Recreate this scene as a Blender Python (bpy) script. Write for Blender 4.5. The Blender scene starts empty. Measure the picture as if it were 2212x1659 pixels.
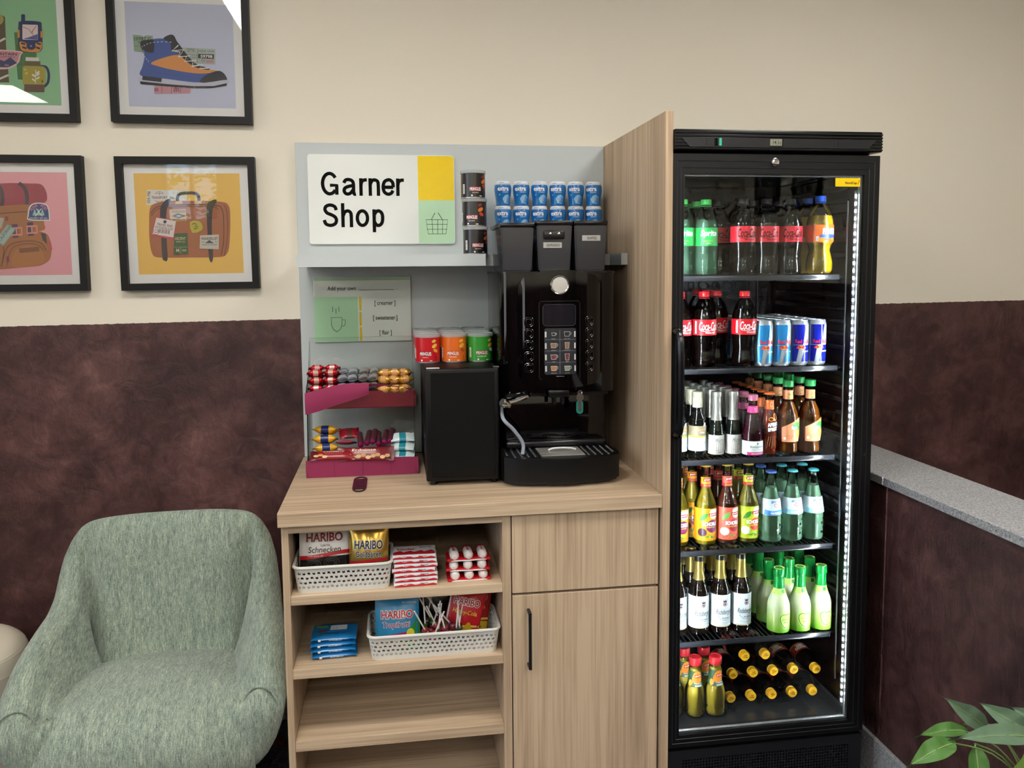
import bpy, bmesh, math, random
from mathutils import Vector, Matrix, geometry

S = bpy.context.scene
COL = S.collection
# ------------------------------------------------------------------ camera
cam_d = bpy.data.cameras.new('camera')
cam = bpy.data.objects.new('camera', cam_d); COL.objects.link(cam); S.camera = cam
cam_d.sensor_width = 36.0; cam_d.lens = 1793.75 / 2212 * 36.0
cam_d.shift_x = -9.02 / 2212; cam_d.shift_y = -85.8 / 2212
cam_d.clip_start = 0.05; cam_d.clip_end = 60
RT, UP, FW = Vector((0.98910628, -0.14696847, -0.00830834)), Vector((0.02168395, 0.08964372, 0.99573782)), Vector((0.14559727, 0.98507069, -0.09185402))
cam.matrix_world = Matrix(((RT.x, UP.x, -FW.x, 0.30084), (RT.y, UP.y, -FW.y, -2.77009), (RT.z, UP.z, -FW.z, 1.51206), (0, 0, 0, 1)))
# ------------------------------------------------------------------ world, exposure
W = bpy.data.worlds.new('world'); S.world = W; W.use_nodes = True
bg = W.node_tree.nodes['Background']
sky = W.node_tree.nodes.new('ShaderNodeTexSky'); sky.sky_type = 'HOSEK_WILKIE'; sky.sun_direction = (-0.3, 0.5, 0.8); sky.turbidity = 4
W.node_tree.links.new(sky.outputs[0], bg.inputs[0]); bg.inputs[1].default_value = 18.0
S.view_settings.view_transform = 'Standard'; S.view_settings.look = 'None'
S.view_settings.gamma = 1.0; S.view_settings.use_curve_mapping = False
S.view_settings.exposure = 0.26
cy = S.cycles
cy.max_bounces = 6; cy.diffuse_bounces = 3; cy.glossy_bounces = 3; cy.transmission_bounces = 4; cy.transparent_max_bounces = 40
cy.caustics_reflective = False; cy.caustics_refractive = False; cy.use_denoising = True; cy.use_adaptive_sampling = True; cy.adaptive_threshold = .035; cy.adaptive_min_samples = 12; cy.sample_clamp_indirect = 6.0
PANEL_POWER = 18.5      # radiance of the ceiling panels
LED_POWER = 820.0        # radiance of the fridge light strip

# ------------------------------------------------------------------ materials
def lin(c):
    if isinstance(c, str):
        c = c.lstrip('#'); c = [int(c[i:i + 2], 16) / 255 for i in (0, 2, 4)]
    return tuple(x / 12.92 if x <= .04045 else ((x + .055) / 1.055) ** 2.4 for x in c) + (1.0,)
_M = {}
def M(col, rough=.5, metal=0.0, spec=.5, emit=0.0, coat=0.0, sub=0.0, trans=0.0, alpha=1.0):
    k = (col if isinstance(col, str) else tuple(col), rough, metal, spec, emit, coat, sub, trans, alpha)
    if k in _M: return _M[k]
    m = bpy.data.materials.new('paint'); m.use_nodes = True
    b = m.node_tree.nodes['Principled BSDF']
    b.inputs['Base Color'].default_value = lin(col); b.inputs['Roughness'].default_value = rough
    b.inputs['Metallic'].default_value = metal; b.inputs['Specular IOR Level'].default_value = spec
    b.inputs['Coat Weight'].default_value = coat; b.inputs['Transmission Weight'].default_value = trans
    if sub: b.inputs['Subsurface Weight'].default_value = sub; b.inputs['Subsurface Radius'].default_value = (.01, .01, .01)
    if emit: b.inputs['Emission Color'].default_value = lin(col); b.inputs['Emission Strength'].default_value = emit
    _M[k] = m; return m
class N:
    """small node-graph writer"""
    def __init__(s, name):
        s.m = bpy.data.materials.new(name); s.m.use_nodes = True; s.t = s.m.node_tree
        s.b = s.t.nodes['Principled BSDF']; s.out = s.t.nodes['Material Output']
    def n(s, typ, **kw):
        x = s.t.nodes.new('ShaderNode' + typ)
        for k, v in kw.items():
            if hasattr(x, k) and k not in ('inputs',): setattr(x, k, v)
        return x
    def l(s, a, b): s.t.links.new(a, b)
    def coord(s, scale=(1, 1, 1), kind='Object', rot=(0, 0, 0)):
        c = s.n('TexCoord'); mp = s.n('Mapping'); mp.inputs['Scale'].default_value = scale; mp.inputs['Rotation'].default_value = rot
        s.l(c.outputs[kind], mp.inputs[0]); return mp.outputs[0]
    def noise(s, vec, scale=5, detail=3, rough=.5, dist=0.0):
        x = s.n('TexNoise'); x.inputs['Scale'].default_value = scale; x.inputs['Detail'].default_value = detail
        x.inputs['Roughness'].default_value = rough; x.inputs['Distortion'].default_value = dist
        s.l(vec, x.inputs['Vector']); return x.outputs['Fac']
    def ramp(s, fac, stops):
        x = s.n('ValToRGB'); e = x.color_ramp.elements
        while len(e) < len(stops): e.new(.5)
        for i, (p, c) in enumerate(stops): e[i].position = p; e[i].color = lin(c)
        s.l(fac, x.inputs[0]); return x.outputs[0]
    def mix(s, fac, a, b, mode='MIX'):
        x = s.n('MixRGB'); x.blend_type = mode
        for i, v in ((0, fac), (1, a), (2, b)):
            if isinstance(v, (int, float)): x.inputs[i].default_value = v
            elif isinstance(v, str): x.inputs[i].default_value = lin(v)
            else: s.l(v, x.inputs[i])
        return x.outputs[0]
    def math(s, op, a, b=0.0):
        x = s.n('Math'); x.operation = op
        for i, v in ((0, a), (1, b)):
            if isinstance(v, (int, float)): x.inputs[i].default_value = v
            else: s.l(v, x.inputs[i])
        return x.outputs[0]
    def bump(s, h, strength=.3, dist=.005):
        x = s.n('Bump'); x.inputs['Strength'].default_value = strength; x.inputs['Distance'].default_value = dist
        s.l(h, x.inputs['Height']); s.l(x.outputs[0], s.b.inputs['Normal'])
    def col(s, c): s.l(c, s.b.inputs['Base Color'])
    def set(s, **kw):
        for k, v in kw.items(): s.b.inputs[k.replace('_', ' ')].default_value = v
def wood(name, axis, light='#ccb598', dark='#9d876c'):
    """pale oak laminate, the grain running along AXIS"""
    g = N(name); sc = [1.0, 1.0, 1.0]; i = 'xyz'.index(axis)
    a = [42.0] * 3; a[i] = 1.4; b = [190.0] * 3; b[i] = 3.0; c = [7.0] * 3; c[i] = .8
    n1 = g.noise(g.coord(a), 1, 4, .6, .25); n2 = g.noise(g.coord(b), 1, 2, .6); n3 = g.noise(g.coord(c), 1, 3, .5, .6)
    f = g.math('ADD', g.math('MULTIPLY', n1, .50), g.math('ADD', g.math('MULTIPLY', n2, .32), g.math('MULTIPLY', n3, .30)))
    g.col(g.ramp(f, [(.40, dark), (.52, '#b69e83'), (.64, light)])); g.set(Roughness=.5)
    g.b.inputs['Specular IOR Level'].default_value = .3; g.bump(n2, .12, .001)
    return g.m
WOODX = wood('oak_grain_x', 'x'); WOODY = wood('oak_grain_y', 'y'); WOODZ = wood('oak_grain_z', 'z')
def clear(name, tint='#ffffff', ior=1.45, rough=.02, gain=1.0):
    """thin clear or tinted sheet: transparent body with a real fresnel reflection"""
    g = N(name); t = g.n('BsdfTransparent'); t.inputs[0].default_value = lin(tint)
    gl = g.n('BsdfGlossy'); gl.inputs['Roughness'].default_value = rough
    fr = g.n('Fresnel'); fr.inputs[0].default_value = ior
    mx = g.n('MixShader'); g.l(g.math('MULTIPLY', fr.outputs[0], gain), mx.inputs[0]); g.l(t.outputs[0], mx.inputs[1]); g.l(gl.outputs[0], mx.inputs[2])
    g.l(mx.outputs[0], g.out.inputs['Surface']); return g.m
def cloudy(name, col, tint, fac):
    """liquid that lets some light through: colour body mixed with a tinted clear one"""
    g = N(name); t = g.n('BsdfTransparent'); t.inputs[0].default_value = lin(tint)
    g.b.inputs['Base Color'].default_value = lin(col); g.b.inputs['Roughness'].default_value = .15
    mx = g.n('MixShader'); mx.inputs[0].default_value = fac; g.l(t.outputs[0], mx.inputs[1]); g.l(g.b.outputs[0], mx.inputs[2])
    g.l(mx.outputs[0], g.out.inputs['Surface']); return g.m
def emitter(name, col, strength):
    g = N(name); e = g.n('Emission'); e.inputs[0].default_value = lin(col); e.inputs[1].default_value = strength
    g.l(e.outputs[0], g.out.inputs['Surface']); return g.m
GLASS = clear('clear_glass'); ACRYLIC = clear('clear_acrylic', '#fbfdfc', 1.49)
BLACK = M('#0b0b0c', .35); BLACKGLOSS = M('#030304', .05, spec=.5); DARKPL = M('#17181a', .45)
WHITE = M('#e8e8e4', .5); CHROME = M('#d8d8d8', .12, metal=1.0); STEEL = M('#b0b0ae', .35, metal=1.0)
INK = M('#070707', .8, spec=.15); PAPER = M('#eef0ec', .6)

# ------------------------------------------------------------------ objects
def tag(o, label=None, cat=None, group=None, kind=None):
    for k, v in (('label', label), ('category', cat), ('group', group), ('kind', kind)):
        if v: o[k] = v
    return o
def thing(name, label, cat, loc=(0, 0, 0), group=None, rz=0.0):
    o = bpy.data.objects.new(name, None); COL.objects.link(o); o.location = loc; o.rotation_euler = (0, 0, rz); o.empty_display_size = .05
    return tag(o, label, cat, group)
def copy_tree(o, parent=None):
    c = o.copy(); COL.objects.link(c); c.parent = parent
    for ch in list(o.children): copy_tree(ch, c)
    return c
def delete_tree(o):
    for ch in list(o.children): delete_tree(ch)
    bpy.data.objects.remove(o)
class MB:
    """mesh builder: collects shapes, links them as ONE mesh object"""
    def __init__(s): s.v = []; s.f = []; s.mi = []
    def add(s, vs, fs, mt=None, mi=0):
        n = len(s.v)
        s.v += [tuple(mt @ Vector(p)) for p in vs] if mt else [tuple(p) for p in vs]
        s.f += [tuple(i + n for i in f) for f in fs]; s.mi += [mi] * len(fs); return s
    def bm(s, b, mt=None, mi=0):
        b.verts.index_update(); s.add([v.co[:] for v in b.verts], [[v.index for v in f.verts] for f in b.faces], mt, mi); b.free(); return s
    def box(s, x0, y0, z0, x1, y1, z1, r=0.0, seg=1, mt=None, mi=0):
        b = bmesh.new(); bmesh.ops.create_cube(b, size=1)
        for v in b.verts:
            v.co = ((x0 + x1) / 2 + v.co.x * (x1 - x0), (y0 + y1) / 2 + v.co.y * (y1 - y0), (z0 + z1) / 2 + v.co.z * (z1 - z0))
        if r: bmesh.ops.bevel(b, geom=b.edges[:], offset=r, segments=seg, affect='EDGES', profile=.5)
        return s.bm(b, mt, mi)
    def lathe(s, prof, n=24, mt=None, mi=0, cap=True):
        vs = []; fs = []; k = len(prof)
        for r, z in prof:
            for i in range(n): a = 2 * math.pi * i / n; vs.append((r * math.sin(a), -r * math.cos(a), z))
        for j in range(k - 1):
            for i in range(n): fs.append((j * n + i, j * n + (i + 1) % n, (j + 1) * n + (i + 1) % n, (j + 1) * n + i))
        if cap:
            if prof[0][0] > 1e-5: fs.append(tuple(range(n - 1, -1, -1)))
            if prof[-1][0] > 1e-5: fs.append(tuple((k - 1) * n + i for i in range(n)))
        return s.add(vs, fs, mt, mi)
    def tube(s, pts, r, n=8, mi=0, cap=True):
        pts = [Vector(p) for p in pts]; rs = r if isinstance(r, (list, tuple)) else [r] * len(pts); vs = []; fs = []; u = None
        for i, p in enumerate(pts):
            t = (pts[min(i + 1, len(pts) - 1)] - pts[max(i - 1, 0)]).normalized()
            if u is None: u = t.orthogonal().normalized()
            u = (u - t * u.dot(t)).normalized(); w = t.cross(u)
            for k in range(n): a = 2 * math.pi * k / n; vs.append(p + (u * math.cos(a) + w * math.sin(a)) * rs[i])
        for j in range(len(pts) - 1):
            for k in range(n): fs.append((j * n + k, j * n + (k + 1) % n, (j + 1) * n + (k + 1) % n, (j + 1) * n + k))
        if cap: fs.append(tuple(range(n - 1, -1, -1))); fs.append(tuple((len(pts) - 1) * n + k for k in range(n)))
        return s.add(vs, fs, None, mi)
    def prism(s, pts, a, b, axis='y', mt=None, mi=0):
        """2-D outline (u, v) pushed from a to b along AXIS"""
        f = {'y': lambda u, v, d: (u, d, v), 'x': lambda u, v, d: (d, u, v), 'z': lambda u, v, d: (u, v, d)}[axis]
        n = len(pts); vs = [f(u, v, a) for u, v in pts] + [f(u, v, b) for u, v in pts]
        tri = geometry.tessellate_polygon([[Vector((u, v, 0)) for u, v in pts]])
        fs = [(i, (i + 1) % n, n + (i + 1) % n, n + i) for i in range(n)]
        fs += [t for t in tri] + [tuple(n + i for i in reversed(t)) for t in tri]
        return s.add(vs, fs, mt, mi)
    def grid(s, fn, nu, nv, mi=0, close_u=False):
        vs = [fn(i / nu, j / nv) for j in range(nv + 1) for i in range(nu + (0 if close_u else 1))]
        w = nu if close_u else nu + 1
        fs = [(j * w + i, j * w + (i + 1) % w, (j + 1) * w + (i + 1) % w, (j + 1) * w + i) for j in range(nv) for i in range(nu)]
        return s.add(vs, fs, None, mi)
    def mesh(s, name, mats, ang=35, fix=True):
        me = bpy.data.meshes.new(name); me.from_pydata(s.v, [], s.f)
        for m in (mats if isinstance(mats, (list, tuple)) else [mats]): me.materials.append(m)
        if any(s.mi): me.polygons.foreach_set('material_index', s.mi)
        if fix:
            b = bmesh.new(); b.from_mesh(me); bmesh.ops.recalc_face_normals(b, faces=b.faces); b.to_mesh(me); b.free()
        me.polygons.foreach_set('use_smooth', [True] * len(me.polygons)); me.set_sharp_from_angle(angle=math.radians(ang))
        return me
    def build(s, name, mats, parent=None, world=False, ang=35, fix=True, label=None, kind=None):
        o = bpy.data.objects.new(name, s.mesh(name, mats, ang, fix)); COL.objects.link(o)
        if parent:
            o.parent = parent
            if world and parent.type == 'EMPTY': o.location = -parent.location
        return tag(o, label, None, None, kind)
def dup(o, parent, loc=None):
    c = o.copy(); COL.objects.link(c); c.parent = parent
    if loc: c.location = loc
    return c
def struct(o): o['kind'] = 'structure'; return o
def rot(axis, deg, at=(0, 0, 0)):
    return Matrix.Translation(at) @ Matrix.Rotation(math.radians(deg), 4, axis.upper())
def at(x, y, z, rx=0, ry=0, rz=0):
    return Matrix.Translation((x, y, z)) @ Matrix.Rotation(math.radians(rz), 4, 'Z') @ Matrix.Rotation(math.radians(ry), 4, 'Y') @ Matrix.Rotation(math.radians(rx), 4, 'X')
def smooth(pts, k=4, closed=False):
    """Catmull-Rom through points"""
    n = len(pts); out = []; P = [Vector(p) for p in pts]
    rng = range(n if closed else n - 1)
    for i in rng:
        p0, p1, p2, p3 = (P[(i - 1) % n], P[i], P[(i + 1) % n], P[(i + 2) % n]) if closed else (P[max(i - 1, 0)], P[i], P[i + 1], P[min(i + 2, n - 1)])
        for j in range(k):
            t = j / k
            out.append(tuple(.5 * (2 * p1 + (p2 - p0) * t + (2 * p0 - 5 * p1 + 4 * p2 - p3) * t * t + (3 * p1 - p0 - 3 * p2 + p3) * t ** 3)))
    if not closed: out.append(tuple(P[-1]))
    return out
# ------------------------------------------------------------------ flat print
_T = {}
def text2d(body, bold=0.0, shear=0.0, sp=1.0):
    k = (body, bold, shear, sp)
    if k not in _T:
        cu = bpy.data.curves.new('lettering', 'FONT'); cu.body = body; cu.size = 1; cu.offset = bold; cu.shear = shear; cu.space_character = sp; cu.resolution_u = 3
        o = bpy.data.objects.new('lettering', cu); me = bpy.data.meshes.new_from_object(o)
        vs = [(v.co.x, v.co.y) for v in me.vertices]; fs = [tuple(p.vertices) for p in me.polygons]
        bpy.data.objects.remove(o); bpy.data.curves.remove(cu); bpy.data.meshes.remove(me)
        xs = [v[0] for v in vs]; ys = [v[1] for v in vs]
        _T[k] = (vs, fs, min(xs), max(xs), min(ys), max(ys))
    return _T[k]
def ell(cx, cy, rx, ry=None, n=20, a0=0, a1=360):
    ry = ry or rx; full = abs(a1 - a0) >= 360
    return [(cx + rx * math.cos(math.radians(a0 + (a1 - a0) * i / (n if full else n - 1))), cy + ry * math.sin(math.radians(a0 + (a1 - a0) * i / (n if full else n - 1)))) for i in range(n)]
def rect(x0, y0, x1, y1, r=0.0):
    if not r: return [(x0, y0), (x1, y0), (x1, y1), (x0, y1)]
    o = []
    for cx, cy, a in ((x1 - r, y0 + r, -90), (x1 - r, y1 - r, 0), (x0 + r, y1 - r, 90), (x0 + r, y0 + r, 180)):
        o += ell(cx, cy, r, r, 5, a, a + 90)
    return o
def stroke(pts, w, closed=False):
    """thin closed outline around a polyline"""
    P = [Vector(p) for p in pts]; n = len(P); L = []; R = []
    for i in range(n):
        a = P[(i - 1) % n] if closed or i else P[0]; b = P[(i + 1) % n] if closed or i < n - 1 else P[-1]
        d = (b - a); d = d.normalized() if d.length > 1e-9 else Vector((1, 0)); nn = Vector((-d.y, d.x)) * w / 2
        L.append(tuple(P[i] + nn)); R.append(tuple(P[i] - nn))
    return [[L[i], L[(i + 1) % n], R[(i + 1) % n], R[i]] for i in range(n if closed else n - 1)]
class Print:
    """flat print: coloured outlines and lettering laid over one another"""
    def __init__(s, dl=.00012, off=.0002): s.it = []; s.dl = dl; s.off = off; s.lay = 0
    def _a(s, vs, fs, mat, up): s.lay += 1 if up else 0; s.it.append((vs, fs, mat, s.lay)); return s
    def poly(s, pts, mat, up=True):
        pts = [p[:2] for p in pts]
        tri = geometry.tessellate_polygon([[Vector((x, y, 0)) for x, y in pts]])
        return s._a(pts, [tuple(t) for t in tri], mat, up)
    def polys(s, lst, mat):
        s.lay += 1
        for p in lst: s.poly(p, mat, False)
        return s
    def line(s, pts, w, mat, closed=False):
        s.lay += 1
        for q in stroke(pts, w, closed): s._a(q, [(0, 1, 2, 3)], mat, False)
        return s
    def blob(s, pts, mat, k=5): return s.poly(smooth(pts, k, True), mat)
    def text(s, body, cx, cy, w, h, mat, bold=0.0, shear=0.0, ang=0.0, sp=1.0, arc=0.0):
        vs, fs, x0, x1, y0, y1 = text2d(body, bold, shear, sp)
        c, sn = math.cos(math.radians(ang)), math.sin(math.radians(ang)); o = []
        sx = w / max(x1 - x0, 1e-6); sy = h / max(y1 - y0, 1e-6)
        for x, y in vs:
            x = (x - (x0 + x1) / 2) * sx; y = (y - (y0 + y1) / 2) * sy
            if arc: y -= arc * (2 * x / w) ** 2
            o.append((cx + x * c - y * sn, cy + x * sn + y * c))
        return s._a(o, fs, mat, True)
    def build(s, name, parent, fn, step=None, stepz=None, world=False):
        mb = MB(); mats = []
        for vs, fs, mat, lay in s.it:
            if mat not in mats: mats.append(mat)
            off = s.off + lay * s.dl
            b = bmesh.new(); bv = [b.verts.new((x, y, 0)) for x, y in vs]
            for f in fs:
                try: b.faces.new([bv[i] for i in f])
                except ValueError: pass
            for ax, st in ((0, step), (1, stepz)):
                if not st: continue
                lo = min(v.co[ax] for v in b.verts); hi = max(v.co[ax] for v in b.verts); q = math.floor(lo / st) * st + st
                while q < hi - 1e-6:
                    co = [0, 0, 0]; no = [0, 0, 0]; co[ax] = q; no[ax] = 1
                    bmesh.ops.bisect_plane(b, geom=b.verts[:] + b.edges[:] + b.faces[:], plane_co=co, plane_no=no); q += st
            b.verts.index_update()
            mb.add([fn(v.co.x, v.co.y, off) for v in b.verts], [[v.index for v in f.verts] for f in b.faces], None, mats.index(mat)); b.free()
        return mb.build(name, mats, parent, world, fix=False, ang=60)
def on_y(y, cx=0, cz=0, sx=1, sz=1):           # print facing the room (-y)
    return lambda u, v, o: (cx + u * sx, y - o, cz + v * sz)
def on_m(mt):                                   # print on the local xy plane of a matrix, facing its +z
    return lambda u, v, o: tuple(mt @ Vector((u, v, o)))
def rfun(prof):
    """radius at height z of a lathe profile"""
    P = [p for p in prof if p[0] > 1e-5]
    def f(z):
        for (r0, z0), (r1, z1) in zip(P, P[1:]):
            if z0 <= z <= z1 and z1 > z0: return r0 + (r1 - r0) * (z - z0) / (z1 - z0)
        return P[-1][0] if z > P[-1][1] else P[0][0]
    return f
def on_lathe(prof, r0=None, turn=0.0):
    f = rfun(prof) if not callable(prof) else prof
    def g(u, v, o):
        r = f(v); a = u / (r0 or r) + turn; r += o; return (r * math.sin(a), -r * math.cos(a), v)
    return g
ORD = ['first', 'second', 'third', 'fourth', 'fifth', 'sixth', 'seventh', 'eighth', 'ninth', 'tenth']
# ================================================================== the room
def wall_material():
    g = N('painted_wall_two_tone'); geo = g.n('NewGeometry'); sep = g.n('SeparateXYZ'); g.l(geo.outputs['Position'], sep.inputs[0])
    pos = geo.outputs['Position']
    edge = g.math('MULTIPLY', g.math('SUBTRACT', g.noise(pos, 60, 3), .5), .006)
    line = g.math('ADD', g.math('ADD', g.math('MULTIPLY', sep.outputs[0], .0095), 1.352), edge)
    low = g.math('LESS_THAN', sep.outputs[2], line)
    cream = g.mix(g.noise(pos, 3, 2), '#e4dcca', '#e7e0d0')
    n1 = g.noise(pos, 2.4, 9, .66, .5); n2 = g.noise(pos, 15, 6, .7, .9)
    mp = g.n('Mapping'); mp.inputs['Scale'].default_value = (26, 26, 9); mp.inputs['Rotation'].default_value = (.0, .6, 0); g.l(pos, mp.inputs[0])
    n3 = g.noise(mp.outputs[0], 1, 5, .7, 1.8)
    f = g.math('ADD', g.math('MULTIPLY', n1, .66), g.math('MULTIPLY', n2, .34))
    brown = g.ramp(f, [(.38, '#301d1d'), (.47, '#432a29'), (.55, '#593b39'), (.64, '#7a5651')])
    g.col(g.mix(low, cream, brown))
    rr = g.n('MapRange'); g.l(n2, rr.inputs[0]); rr.inputs[3].default_value = .30; rr.inputs[4].default_value = .6
    g.l(g.mix(low, '#e0e0e0', rr.outputs[0]), g.b.inputs['Roughness'])
    g.b.inputs['Specular IOR Level'].default_value = .4
    hb = g.math('MULTIPLY', g.math('ADD', g.math('MULTIPLY', n3, .8), n2), low)
    hc = g.math('MULTIPLY', g.noise(pos, 34, 4, .55), .05)
    g.bump(g.math('ADD', hb, hc), .8, .006)
    return g.m
WALL = wall_material()
def carpet_material():
    g = N('dark_carpet'); v = g.coord()
    g.col(g.ramp(g.noise(v, 90, 4, .7), [(.3, '#3a3b3f'), (.7, '#66676b')])); g.set(Roughness=.95); g.bump(g.noise(v, 400, 2), .5, .004); return g.m
def granite_material():
    g = N('grey_granite'); v = g.coord()
    a = g.noise(v, 160, 4, .75); b = g.noise(v, 420, 3, .7)
    g.col(g.ramp(g.math('ADD', g.math('MULTIPLY', a, .5), g.math('MULTIPLY', b, .5)), [(.36, '#4c4d50'), (.48, '#8e8f92'), (.6, '#bfc0c0')])); g.set(Roughness=.55); g.bump(b, .15, .002); return g.m
GRANITE = granite_material()
struct(MB().box(-3.0, 0, 0, 3.4, .12, 2.75).build('wall_back', WALL))
struct(MB().box(-3.12, -5.6, 0, -3.0, -3.9, 2.75).box(-3.12, -1.7, 0, -3.0, .12, 2.75).box(-3.12, -3.9, 0, -3.0, -1.7, .9).box(-3.12, -3.9, 2.35, -3.0, -1.7, 2.75).build('wall_left', WALL))
wl = struct(MB().box(-3.10, -3.9, .9, -3.02, -3.85, 2.35).box(-3.10, -1.75, .9, -3.02, -1.7, 2.35).box(-3.10, -3.85, .9, -3.02, -1.75, .95).box(-3.10, -3.85, 2.30, -3.02, -1.75, 2.35).box(-3.10, -2.83, .95, -3.02, -2.77, 2.30).build('window_2', M('#e4e4e0', .4)))
for y0, y1 in ((-3.85, -2.83), (-2.77, -1.75)): MB().box(-3.065, y0, .95, -3.055, y1, 2.30).build('pane', GLASS, wl)
struct(MB().box(3.4, -5.6, 0, 3.52, .12, 2.75).build('wall_right', WALL))
# the wall behind the viewer, with a tall window
struct(MB().box(-3.0, -5.72, 0, -1.84, -5.6, 2.75).box(-1.30, -5.72, 0, 3.4, -5.6, 2.75).box(-1.84, -5.72, 0, -1.30, -5.6, 1.96).box(-1.84, -5.72, 2.66, -1.30, -5.6, 2.75).build('wall_front', WALL))
wf = struct(MB().box(-1.84, -5.70, 1.96, -1.80, -5.62, 2.66).box(-1.34, -5.70, 1.96, -1.30, -5.62, 2.66).box(-1.80, -5.70, 1.96, -1.34, -5.62, 2.0).box(-1.80, -5.70, 2.62, -1.34, -5.62, 2.66).box(-1.585, -5.70, 2.0, -1.555, -5.62, 2.62).build('window_1', M('#e4e4e0', .4)))
for x0, x1 in ((-1.80, -1.585), (-1.555, -1.34)): MB().box(x0, -5.665, 2.0, x1, -5.655, 2.62).build('pane', GLASS, wf)
t = thing('street_tree', 'yellow green tree outside the high window', 'tree', (-1.75, -8.2, 0)); random.seed(9); m = MB()
for k in range(500):
    c = Vector((-1.9 + random.gauss(0, .38), -8.2 + random.gauss(0, .4), 2.5 + random.gauss(0, .5))); mt = Matrix.Translation(c) @ Matrix.Rotation(random.uniform(0, 6), 4, 'Z') @ Matrix.Rotation(random.uniform(0, 6), 4, 'X')
    m.add([(-.06, 0, 0), (0, -.03, .01), (.07, 0, 0), (0, .03, .01)], [(0, 1, 2, 3)], mt)
m.build('crown', M('#b8bc4a', .6), t, True, fix=False); MB().tube([(-1.85, -8.2, 0), (-1.87, -8.2, 1.2), (-1.9, -8.2, 2.4)], [.10, .08, .05], 10).build('trunk', M('#5a4a3a', .9), t, True)
struct(MB().box(-3.12, -5.72, -.1, 3.52, .12, 0).build('floor', carpet_material()))
struct(MB().box(-3.12, -5.72, 2.75, 3.52, .12, 2.85).build('ceiling', M('#dcdad4', .9)))
# low wall with granite coping beside the fridge
lw = struct(MB().box(1.695, -2.6, 0, 1.885, 0, .880).build('wall_right_low', WALL))
struct(MB().box(1.68, -2.61, .880, 1.90, 0, .905, .002).build('trim_1', GRANITE))
struct(MB().box(1.682, -2.6, 0, 1.695, 0, .113, .001).build('baseboard_right', GRANITE))
struct(MB().box(-3.0, -.013, 0, 1.68, 0, .113, .001).build('baseboard_back', GRANITE))
# ceiling light panels; near left one and last row added to raise frontal light
LAMP = emitter('light_panel_diffuser', '#fffaf3', PANEL_POWER); FRAMEW = M('#d8d8d6', .5)
for x, y, lab in ((-2.45, -1.57, 'added fill light panel on the ceiling by the left wall near the pictures'), (-.14, -1.57, 'square ceiling light panel above the armchair'), (1.75, -1.57, 'square ceiling light panel above the drinks fridge'),
                  (-2.45, -3.6, 'square ceiling light panel by the left wall in mid room'), (-.14, -3.6, 'square ceiling light panel in the middle of the room'), (1.75, -3.6, 'square ceiling light panel in mid room beyond the low wall'),
                  (-2.45, -5.0, 'added fill light panel on the ceiling nearest the high window'), (-.14, -5.0, 'added fill light panel on the ceiling in the middle of the last row'), (1.75, -5.0, 'added fill light panel on the ceiling in the far corner of the room')):
    t = thing('ceiling_light', lab, 'ceiling light', (x, y, 2.75), 'ceiling light panels')
    MB().box(-.30, -.30, -.012, .30, .30, -.004).build('diffuser', LAMP, t)
    MB().box(-.33, -.33, -.014, -.30, .33, 0).box(.30, -.33, -.014, .33, .33, 0).box(-.30, -.33, -.014, .30, -.30, 0).box(-.30, .30, -.014, .30, .33, 0).build('frame', FRAMEW, t)
# ================================================================== fitted furniture
XI, XO, YF, ZC, ZT = 1.0083, 1.0293, -.66, .90, 1.9127
GREY = M('#bfc6c6', .55); GAP = M('#0a0908', .9)
t = thing('worktop', 'pale oak worktop under the coffee machine and snack stand', 'worktop', (.5, -.33, .863))
MB().box(0, YF, .863, XI - .0005, -.023, ZC, .0012).build('slab', WOODX, t, True)
MB().box(0, YF + .02, .8615, XI - .0005, -.03, .863).build('underside', WOODX, t, True)
t = thing('end_panel', 'tall pale oak side panel between coffee machine and drinks fridge', 'panel', (1.018, -.33, 0))
MB().box(XI, YF, 0, XO, -.001, ZT, .0008).build('board', WOODZ, t, True)
MB().box(XI + .0005, YF - .0012, 0, XO - .0005, YF, ZT - .001).build('edge_band', wood('oak_edge', 'z', '#d3b999', '#b59572'), t, True)
t = thing('back_panel', 'pale grey back panel on the wall behind the coffee corner', 'panel', (.5, -.011, ZC))
MB().box(.004, -.022, ZC + .0005, XI - .0005, -.0005, ZT, .001).build('board', GREY, t, True)
# wall shelf, cut away around the bean hoppers
t = thing('wall_shelf', 'pale grey shelf holding dark crisp cans and chewing gum tubs', 'shelf', (.5, -.15, 1.52))
MB().prism([(.029, -.314), (.575, -.314), (.585, -.19), (.985, -.19), (.988, -.314), (XI - .001, -.314), (XI - .001, -.0225), (.029, -.0225)], 1.5185, 1.5535, 'z').build('board', GREY, t, True)
# open shelf unit
t = thing('open_shelf_unit', 'open oak shelf unit below the worktop stocked with sweets', 'shelf unit', (.3, -.33, 0))
YC = -.642
for x0, x1 in ((.006, .0235), (.574, .5965)): MB().box(x0, YC, 0, x1, -.02, .8612, .0006).build('side_panel', WOODZ, t, True)
MB().box(.0235, YC, .841, .574, -.02, .8612, .0006).build('top_rail', WOODX, t, True)
for z0, z1 in ((.650, .674), (.452, .477), (.254, .282), (.060, .085)): MB().box(.0237, YC + .001, z0, .5738, -.03, z1, .0008).build('shelf', WOODX, t, True)
MB().box(.0235, -.030, .06, .574, -.022, .841).build('back_board', WOODZ, t, True)
MB().box(.03, -.58, 0, .57, -.56, .06).build('plinth', WOODX, t, True)
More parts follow.
